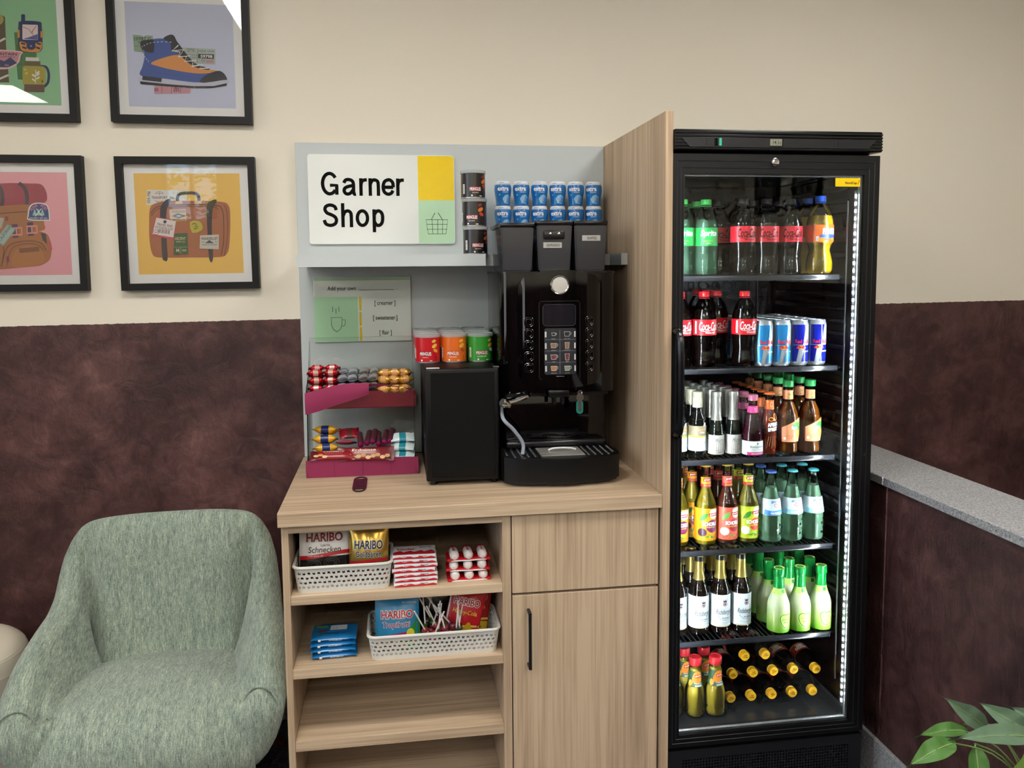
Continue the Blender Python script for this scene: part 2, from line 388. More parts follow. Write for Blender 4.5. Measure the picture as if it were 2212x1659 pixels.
# drawer and door cabinet
t = thing('door_cabinet', 'oak cabinet with one drawer front above a tall door', 'cabinet', (.8, -.33, 0))
MB().box(.598, -.622, .0, 1.0075, -.02, .8612).build('carcass', GAP, t, True)
MB().box(.5995, YC - .002, .6455, 1.0025, -.6225, .8585, .001).build('drawer_front', WOODZ, t, True)
d = MB().box(.5995, YC - .002, .06, 1.0025, -.6225, .6385, .001).build('door', WOODZ, t, True)
hb = MB().box(.638, -.676, .444, .646, -.668, .602, .0012)
hb.box(.638, -.668, .444, .646, -.6445, .452, .0008).box(.638, -.668, .594, .646, -.6445, .602, .0008)
hb.build('handle', M('#0c0c0c', .4), d, label='slim black bar handle')
# ------------------------------------------------------------------ shop sign
t = thing('shop_sign', 'white acrylic shop sign with yellow and green corner blocks', 'sign', (.2745, -.03, 1.734))
MB().prism(rect(.042, 1.592, .507, 1.876, .010), -.0315, -.0235, 'y').build('plate', M('#e9ece8', .12, coat=.4), t, True)
SIGNG = M('#b9e0bb', .15, coat=.4); SIGNY = M('#f2cf00', .15, coat=.4)
yb = [(.389, 1.732), (.505, 1.732)] + [(x, z) for x, z in ell(.497, 1.866, .008, .008, 5, 0, 90)] + [(.389, 1.874)]
MB().prism(yb, -.0318, -.0312, 'y').build('yellow_block', SIGNY, t, True)
gb = [(.389, 1.732), (.389, 1.594)] + ell(.497, 1.602, .008, .008, 5, -90, 0) + [(.505, 1.732)]
MB().prism(gb, -.0318, -.0312, 'y').build('green_block', SIGNG, t, True)
def shop_letters(p):
    cv = lambda q: [(.042 + (x - 663) * .001462, 1.876 - (y - 333) * .00148) for x, y in q]; w = .0108
    def st(q, k=5, closed=False): p.line(cv(smooth(q, k, closed) if k else q), w, INK, closed)
    st(ell(709, 395.5, 15, 21.6, 22, -35, -322)[::1]); st([(709.5, 399), (724, 399), (724, 413)], 0); st([(724, 398), (724, 419)], 0)
    st([(739.5, 394), (743, 388), (750, 386.5), (757.5, 389.5), (760, 397), (760, 412), (761.5, 417.5), (765, 417.5)]); st([(760, 399.5), (750, 401), (741.5, 405), (740, 412), (745, 417.2), (753, 415.5), (760, 407)])
    st([(776, 383.5), (776, 421)], 0); st([(776, 399), (778, 391), (783, 387.5), (789, 387)])
    st([(796, 383.5), (796, 421)], 0); st([(796, 397), (800, 389), (806, 387), (812, 390), (813.5, 398), (813.5, 421)])
    st([(824, 402.5), (846, 402.5)], 0); st([(846, 402.5), (845, 393), (840, 387.3), (834, 386.8), (827, 391), (824, 402), (826.5, 412.5), (834, 417.3), (841, 415.5), (845.5, 409.5)])
    st([(856, 383.5), (856, 421)], 0); st([(856, 399), (858, 391), (863, 387.5), (869.5, 387)])
    st([(721.5, 452), (718.5, 444.5), (709, 441), (700, 444), (697.5, 451), (702, 458), (710, 461.5), (718, 466), (721.5, 473), (718.5, 481), (709, 484.6), (699, 481.5), (695.5, 473)])
    st([(735.5, 437), (735.5, 488.5)], 0); st([(735.5, 465), (740, 456), (746.5, 453.5), (752, 457), (753.5, 465), (753.5, 488.5)])
    st(ell(777.5, 469, 11, 15.6, 20), 3, True)
    st([(803, 450), (803, 499.5)], 0); st([(803, 462), (808, 455), (814, 453.5), (820, 459), (821.5, 469), (819.5, 479.5), (813.5, 484.6), (807.5, 483), (803, 476)])
p = Print(off=.0001, dl=.00002); shop_letters(p)
p.build('lettering', t, on_y(-.0318), world=True)
p = Print(off=.0001); bx, bz = .448, 1.648; lw = .0016
p.line([(bx - .035, bz + .022), (bx + .035, bz + .022), (bx + .029, bz - .024), (bx - .029, bz - .024)], lw, INK, True)
for q in (.007, -.009): p.line([(bx - .033, bz + q), (bx + .033, bz + q)], lw * .8, INK)
for q in (-.014, .002, .017): p.line([(bx + q * 1.1, bz + .022), (bx + q, bz - .024)], lw * .8, INK)
p.line([(bx - .018, bz + .022), (bx - .006, bz + .044)], lw, INK); p.line([(bx + .018, bz + .022), (bx + .004, bz + .044)], lw, INK)
p.build('basket_icon', t, on_y(-.0318), world=True)
# ------------------------------------------------------------------ "add your own" card
t = thing('instruction_card', 'pale green coffee card reading add your own creamer on panel', 'sign', (.205, -.03, 1.38))
X0, Z1, SX, SZ = .049, 1.486, .310 / 210, .210 / 136
cx = lambda px: X0 + (px - 677) * SX
cz = lambda py: Z1 - (py - 601) * SZ
MB().box(X0, -.030, Z1 - .210, X0 + .310, -.0235, Z1, .0015).build('plate', M('#dfe8dc', .1, coat=.4), t, True)
p = Print(off=.0001); p.poly(rect(cx(677), cz(735), cx(771), cz(642)), M('#a9d6ac', .3)); p.poly(rect(cx(677.5), cz(608), cx(886), cz(601.5)), M('#a8c8a4', .3))  # the strip along the top is edge shading painted as darker green
for a, b in ((642, 671), (674.5, 703), (706, 735)): p.poly(rect(cx(774), cz(b), cx(778.5), cz(a)), M('#dfc400', .3))
p.text('Add your own', cx(737), cz(625.5), 61 * SX, 11.5 * SZ, INK, .006); p.line([(cx(774), cz(628)), (cx(851), cz(628))], .0012, INK); p.poly(ell(cx(857), cz(627), .001), INK)
for b, py, w in (('[ creamer ]', 657, 45), ('[ sweetener ]', 688, 53), ('[ flair ]', 719.5, 26)): p.text(b, cx(830), cz(py), w * SX, 12 * SZ, INK, .006)
for q, (a, b) in zip((716.5, 723.5, 730), ((662, 673), (666, 677), (662, 673))): p.line([(cx(q), cz(a)), (cx(q), cz(b))], .0014, INK)
p.line([(cx(713), cz(685)), (cx(736), cz(685)), (cx(736), cz(700)), (cx(732), cz(710)), (cx(724), cz(715)), (cx(717), cz(710)), (cx(713), cz(700))], .0014, INK, True)
p.line([(cx(736), cz(690)), (cx(743), cz(690)), (cx(743), cz(699)), (cx(740), cz(703)), (cx(736), cz(703))], .0014, INK)
p.build('print', t, on_y(-.030), world=True)

# ================================================================== framed pictures
FRAMEB = M('#080808', .5, spec=.3); MATB = M('#f3f2ef', .8); PGLASS = clear('picture_glass', '#ffffff', 1.45, .01, .75)
K = .398
def picture(label, cx0, cz0, bg, corners, art, tilt=0.0):
    """one 0.416 x 0.412 frame, centre (cx0, cz0) on the wall; ART draws in photo-zoom units between the print's CORNERS"""
    w, h = .208, .206
    t = thing('framed_picture', label, 'picture', (cx0, 0, cz0), 'framed pictures above the armchair'); t.rotation_euler = (0, tilt, 0)
    fr = .0215; f = []
    for a in range(4):
        m = MB(); A = [(-w, -h), (w, -h), (w, h), (-w, h)]; B = [(-w + fr, -h + fr), (w - fr, -h + fr), (w - fr, h - fr), (-w + fr, h - fr)]
        b = (a + 1) % 4; m.prism([A[a], A[b], B[b], B[a]], -.030, -.001, 'y'); m.build('frame_bar', FRAMEB, t)
    MB().box(-w + fr - .004, -.0105, -h + fr - .004, w - fr + .004, -.003, h - fr + .004).build('mount_board', MATB, t)
    pw, ph = .1585, .1565
    MB().box(-pw, -.0112, -ph, pw, -.0106, ph).build('print_sheet', M(bg, .55), t)
    (xl0, xl1), (xr0, xr1), (y0, y1) = corners     # left edge x at top/bottom, right edge x, rows (all zoom units)
    def fn(u, v, o):
        q = (v - y0) / (y1 - y0); a = xl0 + (xl1 - xl0) * q; b = xr0 + (xr1 - xr0) * q
        return (-pw + 2 * pw * (u - a) / (b - a), -.0112 - o, ph - 2 * ph * q)
    p = Print(dl=.00006, off=.0001); art(p); p.build('print', t, fn)
    MB().box(-w + fr, -.0215, -h + fr, w - fr, -.0200, h - fr).build('glass_pane', PGLASS, t)
    return t
def C(c): return M(c, .55)
def txt(p, b, x0, y0, x1, y1, c, bold=.01, ang=0):   # zoom units run downwards: flip the letters
    vs, fs, a0, a1, b0, b1 = text2d(b, bold); s = math.sin(math.radians(ang)); k = math.cos(math.radians(ang)); cx_, cy_ = (x0 + x1) / 2, (y0 + y1) / 2; o = []
    for x, y in vs:
        x = (x - (a0 + a1) / 2) / (a1 - a0) * (x1 - x0); y = -(y - (b0 + b1) / 2) / (b1 - b0) * (y1 - y0); o.append((cx_ + x * k - y * s, cy_ + x * s + y * k))
    p._a(o, fs, C(c), True)
def rrot(cx_, cy_, w, h, ang):
    s, k = math.sin(math.radians(ang)), math.cos(math.radians(ang))
    return [(cx_ + x * k - y * s, cy_ + x * s + y * k) for x, y in ((-w / 2, -h / 2), (w / 2, -h / 2), (w / 2, h / 2), (-w / 2, h / 2))]
def art_boot(p):
    p.poly([(708, 118), (755, 122), (765, 130), (778, 120), (815, 122), (815, 226), (780, 232), (716, 224)], C('#8aa287')); txt(p, '10987 C', 716, 132, 805, 152, '#2c3a33'); txt(p, 'XA', 735, 160, 752, 174, '#2c3a33')
    p.line([(712, 155), (812, 158)], 2, C('#4d6350')); p.line([(714, 190), (812, 193)], 2, C('#4d6350'))
    p.poly([(975, 190), (1156, 194), (1156, 294), (975, 288)], C('#a9b3aa')); p.poly([(1062, 228), (1148, 228), (1148, 258), (1062, 256)], C('#20242c')); txt(p, '59798', 1075, 233, 1140, 253, '#e8e8e8', .02)
    txt(p, 'Valid', 1000, 194, 1040, 204, '#2c3a33'); txt(p, 'No. 101', 1000, 207, 1045, 216, '#2c3a33'); txt(p, 'NQF4  12105', 1065, 205, 1148, 215, '#2c3a33'); p.line([(1058, 195), (1058, 290)], 2, C('#5c6a61'))
    for y in (232, 248):
        for x in range(1005, 1058, 11): p.line([(x, y), (x + 6, y + 5), (x, y + 10)], 2, C('#3f4b46'))
    p.poly([(1105, 264), (1148, 264), (1148, 284), (1105, 283)], C('#b78a90')); p.line(ell(1090, 271, 8, 8, 12), 2, C('#2c3a33'), True)
    p.poly([(826, 420), (1025, 425), (1023, 482), (828, 492)], C('#c68f9b')); p.line([(868, 425), (868, 490)], 2, C('#5b2735')); p.line([(920, 425), (920, 488)], 2, C('#5b2735')); p.line([(970, 428), (970, 486)], 2, C('#5b2735'))
    txt(p, 'SE', 826, 455, 850, 475, '#5b2735', .02, 80); txt(p, 'THREE', 925, 440, 965, 470, '#5b2735', .02, 80); txt(p, '6p', 885, 425, 912, 445, '#402a55', .03)
    p.blob([(752, 175), (800, 148), (870, 138), (925, 158), (950, 200), (990, 250), (1045, 305), (1120, 328), (1190, 350), (1205, 395), (1050, 412), (850, 392), (752, 376), (762, 320), (772, 260), (758, 210)], C('#3c5599'))
    p.blob([(808, 297), (870, 262), (955, 240), (1005, 285), (1060, 320), (1162, 333), (1110, 352), (1040, 353), (930, 336), (850, 316)], C('#d98f4a'))
    p.poly(smooth([(752, 160), (785, 150), (820, 150), (822, 222), (800, 230), (765, 216), (752, 195)], 3, True), C('#26262e'))
    p.poly(smooth([(872, 138), (908, 112), (930, 118), (945, 150), (968, 185), (1005, 240), (1055, 295), (1125, 320), (1110, 330), (1045, 312), (990, 268), (945, 220), (915, 210), (912, 165)], 3, True), C('#23232b'))
    p.blob([(1075, 410), (1098, 372), (1165, 335), (1202, 346), (1224, 388), (1200, 402), (1140, 410)], C('#23232b'))
    p.poly(smooth([(750, 386), (850, 390), (1000, 408), (1100, 413), (1224, 390), (1222, 418), (1150, 434), (1040, 438), (900, 428), (752, 418)], 3, True), C('#c3c4d2'))
    p.poly([(750, 414), (900, 428), (1040, 437), (1150, 433), (1223, 412), (1220, 428), (1140, 446), (1040, 449), (890, 441), (752, 431)], C('#1c1c22'))
    for x in (905, 985, 1040, 1090, 1140, 1185): p.poly([(x, 446), (x + 9, 446), (x + 9, 452), (x, 452)], C('#c3c4d2'))
    p.poly(rrot(815, 398, 104, 26, 6), C('#23232b'))
    for x, y in ((1000, 378), (930, 370), (860, 360)): p.line([(x - 45, y - 12), (x, y), (x + 30, y + 2)], 2, C('#2b3d73'))
    q = [(955, 178), (922, 215), (985, 205), (958, 253), (1020, 243), (993, 281), (1052, 270), (1030, 312), (1088, 298), (1070, 324), (1122, 318)]
    p.line(q, 7, C('#e8e6df'))
    q = [(920, 212), (965, 222), (955, 250), (1000, 248), (990, 280), (1035, 275), (1030, 308), (1075, 300)]; p.line(q, 6, C('#e8e6df'))
    for a in ([(758, 196), (800, 171), (860, 160), (925, 160)], [(768, 218), (774, 255), (800, 293)]):
        for (x0, y0), (x1, y1) in list(zip(smooth(a, 6), smooth(a, 6)[1:]))[::2]: p.line([(x0, y0), (x1, y1)], 3, C('#e8e6df'))
def art_case(p):
    p.poly([(790, 1014), (1008, 1020), (1008, 1100), (786, 1097)], C('#dcd8cf')); txt(p, 'TRANSPORT', 814, 1050, 900, 1065, '#7d3a4c', .02); txt(p, '059-798', 768, 1048, 832, 1064, '#3b2a2a', .01, -88); txt(p, 'No. 15', 915, 1050, 965, 1066, '#3b2a2a')
    p.line(ell(857, 1040, 22, 14, 10, 180, 360), 2, C('#7d3a4c')); p.line(ell(857, 1070, 22, 14, 10, 0, 180), 2, C('#7d3a4c')); p.line([(840, 1036), (875, 1036)], 2, C('#7d3a4c')); p.line([(857, 1026), (857, 1046)], 2, C('#7d3a4c')); p.line([(842, 1078), (873, 1078)], 2, C('#7d3a4c'))
    p.line(smooth([(958, 1088), (957, 1055), (978, 1036), (1048, 1034), (1072, 1052), (1074, 1088)], 4), 17, C('#3a2b30'))
    p.blob([(806, 1120), (830, 1092), (900, 1078), (1030, 1076), (1180, 1080), (1238, 1100), (1250, 1180), (1246, 1320), (1232, 1372), (1190, 1390), (1020, 1390), (860, 1388), (822, 1366), (806, 1290), (803, 1200)], C('#a5613c'))
    p.poly([(945, 1078), (985, 1076), (985, 1092), (945, 1094)], C('#d8b070')); p.poly([(1050, 1076), (1090, 1076), (1090, 1092), (1050, 1092)], C('#d8b070'))
    p.line(smooth([(812, 1145), (840, 1112), (910, 1100), (1060, 1098), (1170, 1102), (1200, 1118), (1212, 1170), (1214, 1300), (1200, 1380)], 5), 4, C('#4a2d2a'))
    p.line(smooth([(814, 1160), (846, 1122), (910, 1110), (1060, 1108), (1160, 1112), (1186, 1128)], 5), 3, C('#4a2d2a')); p.line(smooth([(1215, 1100), (1232, 1150), (1234, 1290), (1218, 1384)], 4), 3, C('#4a2d2a'))
    p.poly(smooth([(895, 1070), (920, 1070), (900, 1120), (896, 1180), (900, 1300), (906, 1400), (885, 1404), (876, 1380), (868, 1250), (862, 1130), (872, 1095)], 3, True), C('#33262d'))
    p.poly(smooth([(1140, 1078), (1172, 1070), (1168, 1090), (1150, 1130), (1148, 1250), (1156, 1400), (1135, 1402), (1124, 1250), (1118, 1110)], 3, True), C('#33262d'))
    p.poly([(914, 1124), (1003, 1120), (1008, 1186), (920, 1190)], C('#c8a56a')); txt(p, 'WILDER SOCIETY', 925, 1130, 1000, 1141, '#4a3325'); p.poly([(925, 1160), (960, 1145), (1005, 1160), (965, 1172)], C('#2c2426')); p.poly([(945, 1160), (963, 1153), (985, 1160), (965, 1165)], C('#c8a56a')); txt(p, 'MOTEL CO', 935, 1176, 1000, 1186, '#4a3325')
    p.poly([(837, 1164), (950, 1184), (938, 1290), (818, 1268)], C('#b8475d')); p.poly([(842, 1168), (950, 1187), (936, 1278), (822, 1258)], C('#e3d6cf')); txt(p, 'TRAVEL PASS', 845, 1203, 932, 1217, '#4a2a35', .01, 9); txt(p, '3570045320', 836, 1220, 934, 1232, '#4a2a35', .0, 9)
    for i in range(12): p.poly(rrot(852 + i * 5.6, 1239 + i * .9, 1.5 + (i % 3), 22, 9), C('#4a2a35'))
    p.line(ell(842, 1248, 14, 14, 12), 2, C('#4a2a35'), True); p.poly(ell(890, 1191, 9), C('#2b3358')); p.line([(836, 1249), (848, 1247)], 3, C('#4a2a35'))
    p.poly(smooth([(1027, 1192), (1075, 1188), (1096, 1212), (1092, 1240), (1040, 1254)], 2, True), C('#b7ab38')); p.line([(1040, 1206), (1055, 1200), (1065, 1208), (1050, 1222), (1072, 1218)], 4, C('#3a3a2a')); p.line([(1050, 1234), (1070, 1226)], 4, C('#3a3a2a'))
    p.poly([(944, 1256), (1014, 1254), (1020, 1372), (938, 1374)], C('#3f5a34')); txt(p, 'ASCENT', 946, 1276, 1004, 1292, '#d4c9a0', .01); txt(p, 'SUPPLY CO', 952, 1298, 1000, 1306, '#d4c9a0'); txt(p, 'M', 953, 1340, 970, 1360, '#d4c9a0', .02); p.line([(944, 1332), (1016, 1332)], 2, C('#a9a878')); p.line([(978, 1332), (978, 1370)], 2, C('#a9a878')); txt(p, 'GEAR', 985, 1345, 1010, 1355, '#d4c9a0')
    p.poly([(1084, 1268), (1188, 1264), (1188, 1346), (1082, 1342)], C('#c3bdb0')); txt(p, 'WANDERLUST', 1090, 1278, 1182, 1294, '#33333a', .015); p.poly([(1112, 1312), (1135, 1294), (1162, 1312)], C('#4a4d55')); txt(p, 'WALK IN THE SUN', 1095, 1316, 1178, 1324, '#33333a'); p.line([(1092, 1304), (1110, 1304)], 2, C('#33333a')); p.line([(1165, 1304), (1182, 1304)], 2, C('#33333a'))
def art_gps(p):
    p.poly([(75, 122), (110, 120), (190, 250), (185, 300), (120, 412), (92, 410)], C('#4a7a47')); txt(p, 'BERGENSTR. 12', 40, 250, 165, 268, '#2c4a2c', .01, 85)
    p.poly([(-190, 20), (0, 10), (30, 30), (34, 210), (48, 430), (-180, 440)], C('#5b4d3a')); p.poly(ell(-5, 45, 28, 34), C('#a6994b')); p.poly(ell(-8, 48, 14, 18), C('#6e6a34')); p.line(smooth([(-180, 200), (-60, 210), (30, 160)], 5), 12, C('#d8d3c4')); p.line(smooth([(-180, 400), (-60, 430), (45, 385)], 5), 12, C('#d8d3c4'))
    p.poly(smooth([(-90, 236), (104, 236), (108, 262), (95, 310), (45, 347), (-40, 345), (-85, 300)], 4, True), C('#e6c3c0')); p.poly(smooth([(-80, 242), (98, 242), (100, 262), (88, 305), (43, 338), (-35, 336), (-75, 296)], 4, True), C('#c98a96')); p.poly([(-60, 320), (-20, 285), (25, 300), (55, 275), (90, 310), (43, 337), (-30, 336)], C('#3a4468')); txt(p, 'MOUNTAIN', -60, 247, 88, 264, '#3a2a3a', .02); txt(p, 'EXPLORERS', -50, 269, 80, 277, '#7a3a50'); txt(p, 'WA', 25, 318, 48, 332, '#c98a96', .02)
    p.poly(rect(112, 10, 132, 75, 6), C('#27335f'))
    p.poly(smooth([(110, 52), (205, 52), (216, 80), (220, 170), (212, 232), (150, 243), (106, 230), (96, 160), (98, 80)], 3, True), C('#27335f'))
    p.poly(rect(93, 105, 104, 155, 4), C('#d98f35')); p.poly(rect(210, 110, 222, 150, 4), C('#d98f35'))
    p.poly(rect(118, 72, 197, 165, 5), C('#e3d2d0')); p.poly([(120, 160), (150, 150), (196, 128), (196, 164)], C('#47609e')); p.line([(118, 85), (150, 100), (165, 122), (190, 160)], 3, C('#b54a3c')); p.line([(165, 118), (190, 78)], 3, C('#b54a3c')); p.line([(160, 122), (172, 110), (168, 130)], 3, C('#c5633c'))
    p.poly(smooth([(104, 180), (130, 182), (150, 200), (175, 200), (190, 182), (217, 178), (214, 222), (190, 240), (130, 238), (108, 222)], 3, True), C('#d98f35')); p.poly(ell(162, 203, 24), C('#27335f')); p.poly(ell(162, 203, 5), C('#8fa3c9'))
    for x, y in ((122, 190), (128, 215), (202, 188), (198, 214)): p.poly(rrot(x, y, 22, 11, 20), C('#27335f'))
    p.line(smooth([(208, 325), (238, 330), (252, 370), (248, 425), (228, 452)], 5), 13, C('#27335f'))
    p.poly(rect(134, 273, 202, 302, 4), C('#dcdad2')); p.poly(rect(128, 296, 210, 330, 4), C('#6a5c3a')); p.poly(rect(118, 326, 234, 450, 16), C('#a89b3f')); p.poly(rect(126, 440, 230, 486, 4), C('#6b5142'))
    p.line([(184, 432), (186, 350)], 4, C('#e8e6d8'))
    for y, s in ((365, 1), (385, -1), (400, 1), (412, -1), (378, 1)): p.poly(rrot(186 + s * 11, y, 20, 9, -40 * s), C('#e8e6d8'))
    p.poly(ell(132, 350, 6), C('#c8bd60')); p.poly(ell(138, 372, 8), C('#c8bd60')); p.poly(ell(219, 420, 4, 10), C('#6b602a'))
def art_pack(p):
    p.blob([(-170, 1010), (0, 985), (150, 984), (215, 992), (242, 1050), (225, 1092), (120, 1105), (-160, 1110)], C('#9c2f48'))
    p.line(smooth([(95, 982), (125, 1010), (138, 1060), (135, 1108)], 5), 20, C('#3a2b38')); p.line(smooth([(-20, 985), (5, 1020), (12, 1080), (5, 1120)], 5), 20, C('#3a2b38'))
    p.blob([(-190, 1120), (0, 1108), (140, 1100), (215, 1130), (228, 1200), (215, 1245), (20, 1250), (-190, 1260)], C('#a3663a'))
    p.line(smooth([(-100, 1165), (0, 1150), (140, 1138)], 5), 4, C('#4a2d2a')); p.poly(rect(25, 1165, 42, 1190, 5), C('#7d3040'))
    p.blob([(-180, 1250), (0, 1235), (215, 1250), (262, 1300), (268, 1370), (245, 1420), (150, 1445), (-180, 1445)], C('#a9683a'))
    p.poly([(210, 1255), (238, 1262), (245, 1320), (222, 1295)], C('#3d2b3d')); p.poly(rrot(262, 1330, 12, 40, -20), C('#c9506a'))
    p.line(smooth([(10, 1430), (35, 1340), (80, 1310), (160, 1300), (215, 1315), (240, 1355)], 5), 4, C('#4a2d2a')); p.line(smooth([(35, 1440), (55, 1355), (90, 1325), (160, 1315), (205, 1328), (225, 1355)], 5), 3, C('#4a2d2a')); p.line(smooth([(10, 1300), (20, 1350), (8, 1440)], 4), 4, C('#4a2d2a'))
    p.blob([(62, 1440), (70, 1370), (110, 1335), (170, 1330), (215, 1350), (235, 1395), (215, 1425), (150, 1445)], C('#b3713f')); p.poly(rrot(152, 1350, 105, 26, -5), C('#7d4a2c'))
    for x, y in ((80, 1245), (160, 1235)):
        p.poly(rrot(x - 2, y, 30, 75, -4), C('#3a2f55')); p.line(rrot(x + 6, y + 3, 52, 38, -3), 11, C('#d98a80'), True); p.poly(rrot(x + 6, y + 3, 8, 32, -3), C('#d98a80'))
    p.poly(rect(34, 1385, 48, 1418, 5), C('#7d3040'))
    p.poly([(-10, 1170), (22, 1175), (8, 1230), (-30, 1240)], C('#b9b0a0')); p.poly(rrot(28, 1268, 52, 110, 35), C('#93a8a0')); p.poly(rrot(28, 1268, 40, 96, 35), C('#a9beb4')); txt(p, 'CALIFORNIA', -20, 1250, 70, 1268, '#3f5a5a', .01, -55)
    p.poly(smooth([(143, 1160), (150, 1115), (175, 1092), (225, 1092), (252, 1115), (260, 1180), (255, 1189), (150, 1186)], 4, True), C('#e5e0d8')); p.poly(smooth([(149, 1160), (156, 1119), (178, 1098), (222, 1098), (247, 1118), (254, 1178), (250, 1183), (154, 1181)], 4, True), C('#26407d'))
    txt(p, 'ALPINE', 152, 1108, 196, 1124, '#d9788a', .02, -40); txt(p, 'SPORT', 206, 1106, 250, 1124, '#d9788a', .02, 42)
    for x in (180, 200, 220): p.poly([(x - 12, 1160), (x, 1122), (x + 12, 1160)], C('#8fc4b8'))
    p.line([(182, 1165), (215, 1122)], 4, C('#e5e0d8')); p.line([(220, 1165), (188, 1122)], 4, C('#e5e0d8')); txt(p, 'SOCIETY OF CO.', 152, 1171, 248, 1179, '#e5e0d8', .02)
FX, FZ = -.3277, 1.658
picture('black framed picture of a blue and orange hiking boot', FX - .003, 2.173, '#c6cae0', ((660, 692), (1245, 1275), (-90, 574)), art_boot, .002)
picture('black framed picture of a brown suitcase on yellow', FX, FZ, '#ecbe5a', ((714, 751), (1298, 1328), (925, 1481)), art_case, -.0067)
picture('black framed picture of a navigation device and flask on green', FX - .515, 2.172, '#90c394', ((-290, -262), (287, 317), (-90, 566)), art_gps, .0)
for y, c1, lab in ((-4.45, '#b9b4ac', 'black framed pale picture on the side wall near the low wall'), (-5.12, '#8a2f45', 'black framed dark red picture in the corner of the side wall')):
    q = picture(lab, 0, 0, c1, ((0, 0), (1, 1), (0, 1)), lambda p: p.poly(rect(.2, .3, .8, .8), C('#6a5a58'))); q.location = (3.4, y, 2.15); q.rotation_euler = (0, 0, -math.pi / 2); q['group'] = 'framed pictures on the side wall'
picture('black framed picture of an orange backpack on pink', FX - .512, FZ, '#e9a1ab', ((-235, -200), (342, 380), (922, 1491)), art_pack, .0)
# ================================================================== armchair
def fabric_material():
    g = N('sage_tweed'); 
    n1 = g.noise(g.coord((480, 55, 55)), 1, 3, .7); n2 = g.noise(g.coord((300, 480, 480)), 1, 3, .75); n3 = g.noise(g.coord((75, 12, 12)), 1, 3, .6)
    f = g.math('ADD', g.math('MULTIPLY', n1, .45), g.math('ADD', g.math('MULTIPLY', n2, .38), g.math('MULTIPLY', n3, .17)))
    g.col(g.ramp(f, [(.38, '#57635f'), (.46, '#7d8c81'), (.54, '#9aa797'), (.63, '#c7ceba')])); g.set(Roughness=.95)
    g.b.inputs['Sheen Weight'].default_value = .25; g.b.inputs['Specular IOR Level'].default_value = .15
    g.bump(g.math('ADD', n1, n2), .5, .003); return g.m
FABRIC = fabric_material(); LEGW = M('#a9774a', .45)
def armchair():
    t = thing('armchair', 'sage green tweed armchair with rounded arms', 'armchair', (-.374, -.115, 0), rz=math.radians(3))
    half = [(0, -.100, .802), (.13, -.102, .800), (.222, -.110, .788), (.254, -.128, .755), (.266, -.155, .695), (.272, -.190, .632), (.281, -.245, .590), (.293, -.31, .566), (.301, -.38, .543), (.305, -.45, .515), (.304, -.505, .480), (.300, -.53, .45)]
    ridge = smooth([(-x, y, z) for x, y, z in half[:0:-1]] + half, 4)
    n = len(ridge); secs = []
    for i, p in enumerate(ridge):
        a, b = Vector(ridge[max(i - 1, 0)]), Vector(ridge[min(i + 1, n - 1)]); d = Vector((b.x - a.x, b.y - a.y)); d = d.normalized()
        nx, ny = -d.y, d.x                                   # outward (left of travel from left arm to right arm seen from above)
        zr = p[2]; tight = .62 * math.exp(-((abs(p[0]) - .25) / .05) ** 2) * math.exp(-((p[1] + .12) / .07) ** 2); f = lambda o, z: (p[0] + nx * o * (1 - tight if o < -.03 else 1), p[1] + ny * o * (1 - tight if o < -.03 else 1), z)
        zt = zr - .40
        sec = [f(-.09, .205), f(-.045, .212), f(.0, .245), f(.036, .33), f(.050, .33 + (zr - .33) * .5), f(.042, zr - .055), f(.022, zr - .014), f(-.008, zr), f(-.036, zr - .012),
               f(-.056, zr - .05), f(-.066, zr - .30 * zt - .03), f(-.078, .40 + .35 * zt), f(-.092, .40 + .10 * zt), f(-.125, .36), f(-.17, .33)]
        secs.append(sec)
    def cap(sec, fw):                                        # rounded arm front
        c = Vector((0, 0, 0))
        for q in sec: c += Vector(q)
        c /= len(sec); out = []
        for s, o in ((.97, .022), (.86, .042), (.60, .056), (.25, .062)):
            out.append([tuple(c + (Vector(q) - c) * s + fw * o) for q in sec])
        return out
    fwl = (Vector(ridge[0]) - Vector(ridge[2])); fwl.z = 0; fwl.normalize(); fwr = (Vector(ridge[-1]) - Vector(ridge[-3])); fwr.z = 0; fwr.normalize()
    secs = cap(secs[0], fwl)[::-1] + secs + cap(secs[-1], fwr)
    k = len(secs[0]); m = MB(); vs = [q for s in secs for q in s]; ns = len(secs)
    fs = [(i * k + j, i * k + (j + 1) % k, (i + 1) * k + (j + 1) % k, (i + 1) * k + j) for i in range(ns - 1) for j in range(k)]
    fs += [tuple(range(k)), tuple((ns - 1) * k + j for j in range(k))]
    o = m.add(vs, fs).build('shell', FABRIC, t, ang=80)
    sd = o.modifiers.new('soft', 'SUBSURF'); sd.levels = 1; sd.render_levels = 1
    # seat
    path = smooth([(-.12, .37, .22), (-.20, .408, .23), (-.30, .428, .24), (-.40, .434, .25), (-.48, .430, .258), (-.55, .416, .262), (-.605, .378, .266), (-.628, .31, .270), (-.615, .245, .270), (-.56, .205, .26)], 3)
    def fn(u, v):
        y, z, w = path[min(int(round(v * (len(path) - 1))), len(path) - 1)]; s = u * 2 - 1; e = abs(s) ** 3
        front = max(0.0, min(1.0, (-y - .42) / .18))
        return (w * s, y + .055 * e * front, z - .035 * e * (1 - front * .4))
    o = MB().grid(fn, 20, len(path) - 1).build('seat', FABRIC, t, ang=80); sd = o.modifiers.new('soft', 'SUBSURF'); sd.levels = 1; sd.render_levels = 1
    MB().box(-.24, -.58, .195, .24, -.10, .24, .02, 2).build('base_frame', M('#2a2a28', .9), t)
    # piping along the arm fronts
    for sgn, sec in ((-1, secs[3]), (1, secs[-4])):
        MB().tube(smooth([Vector(q) + Vector((0, -.004, 0)) for q in sec[5:12]], 3), .0032, 6).build('piping', FABRIC, t)
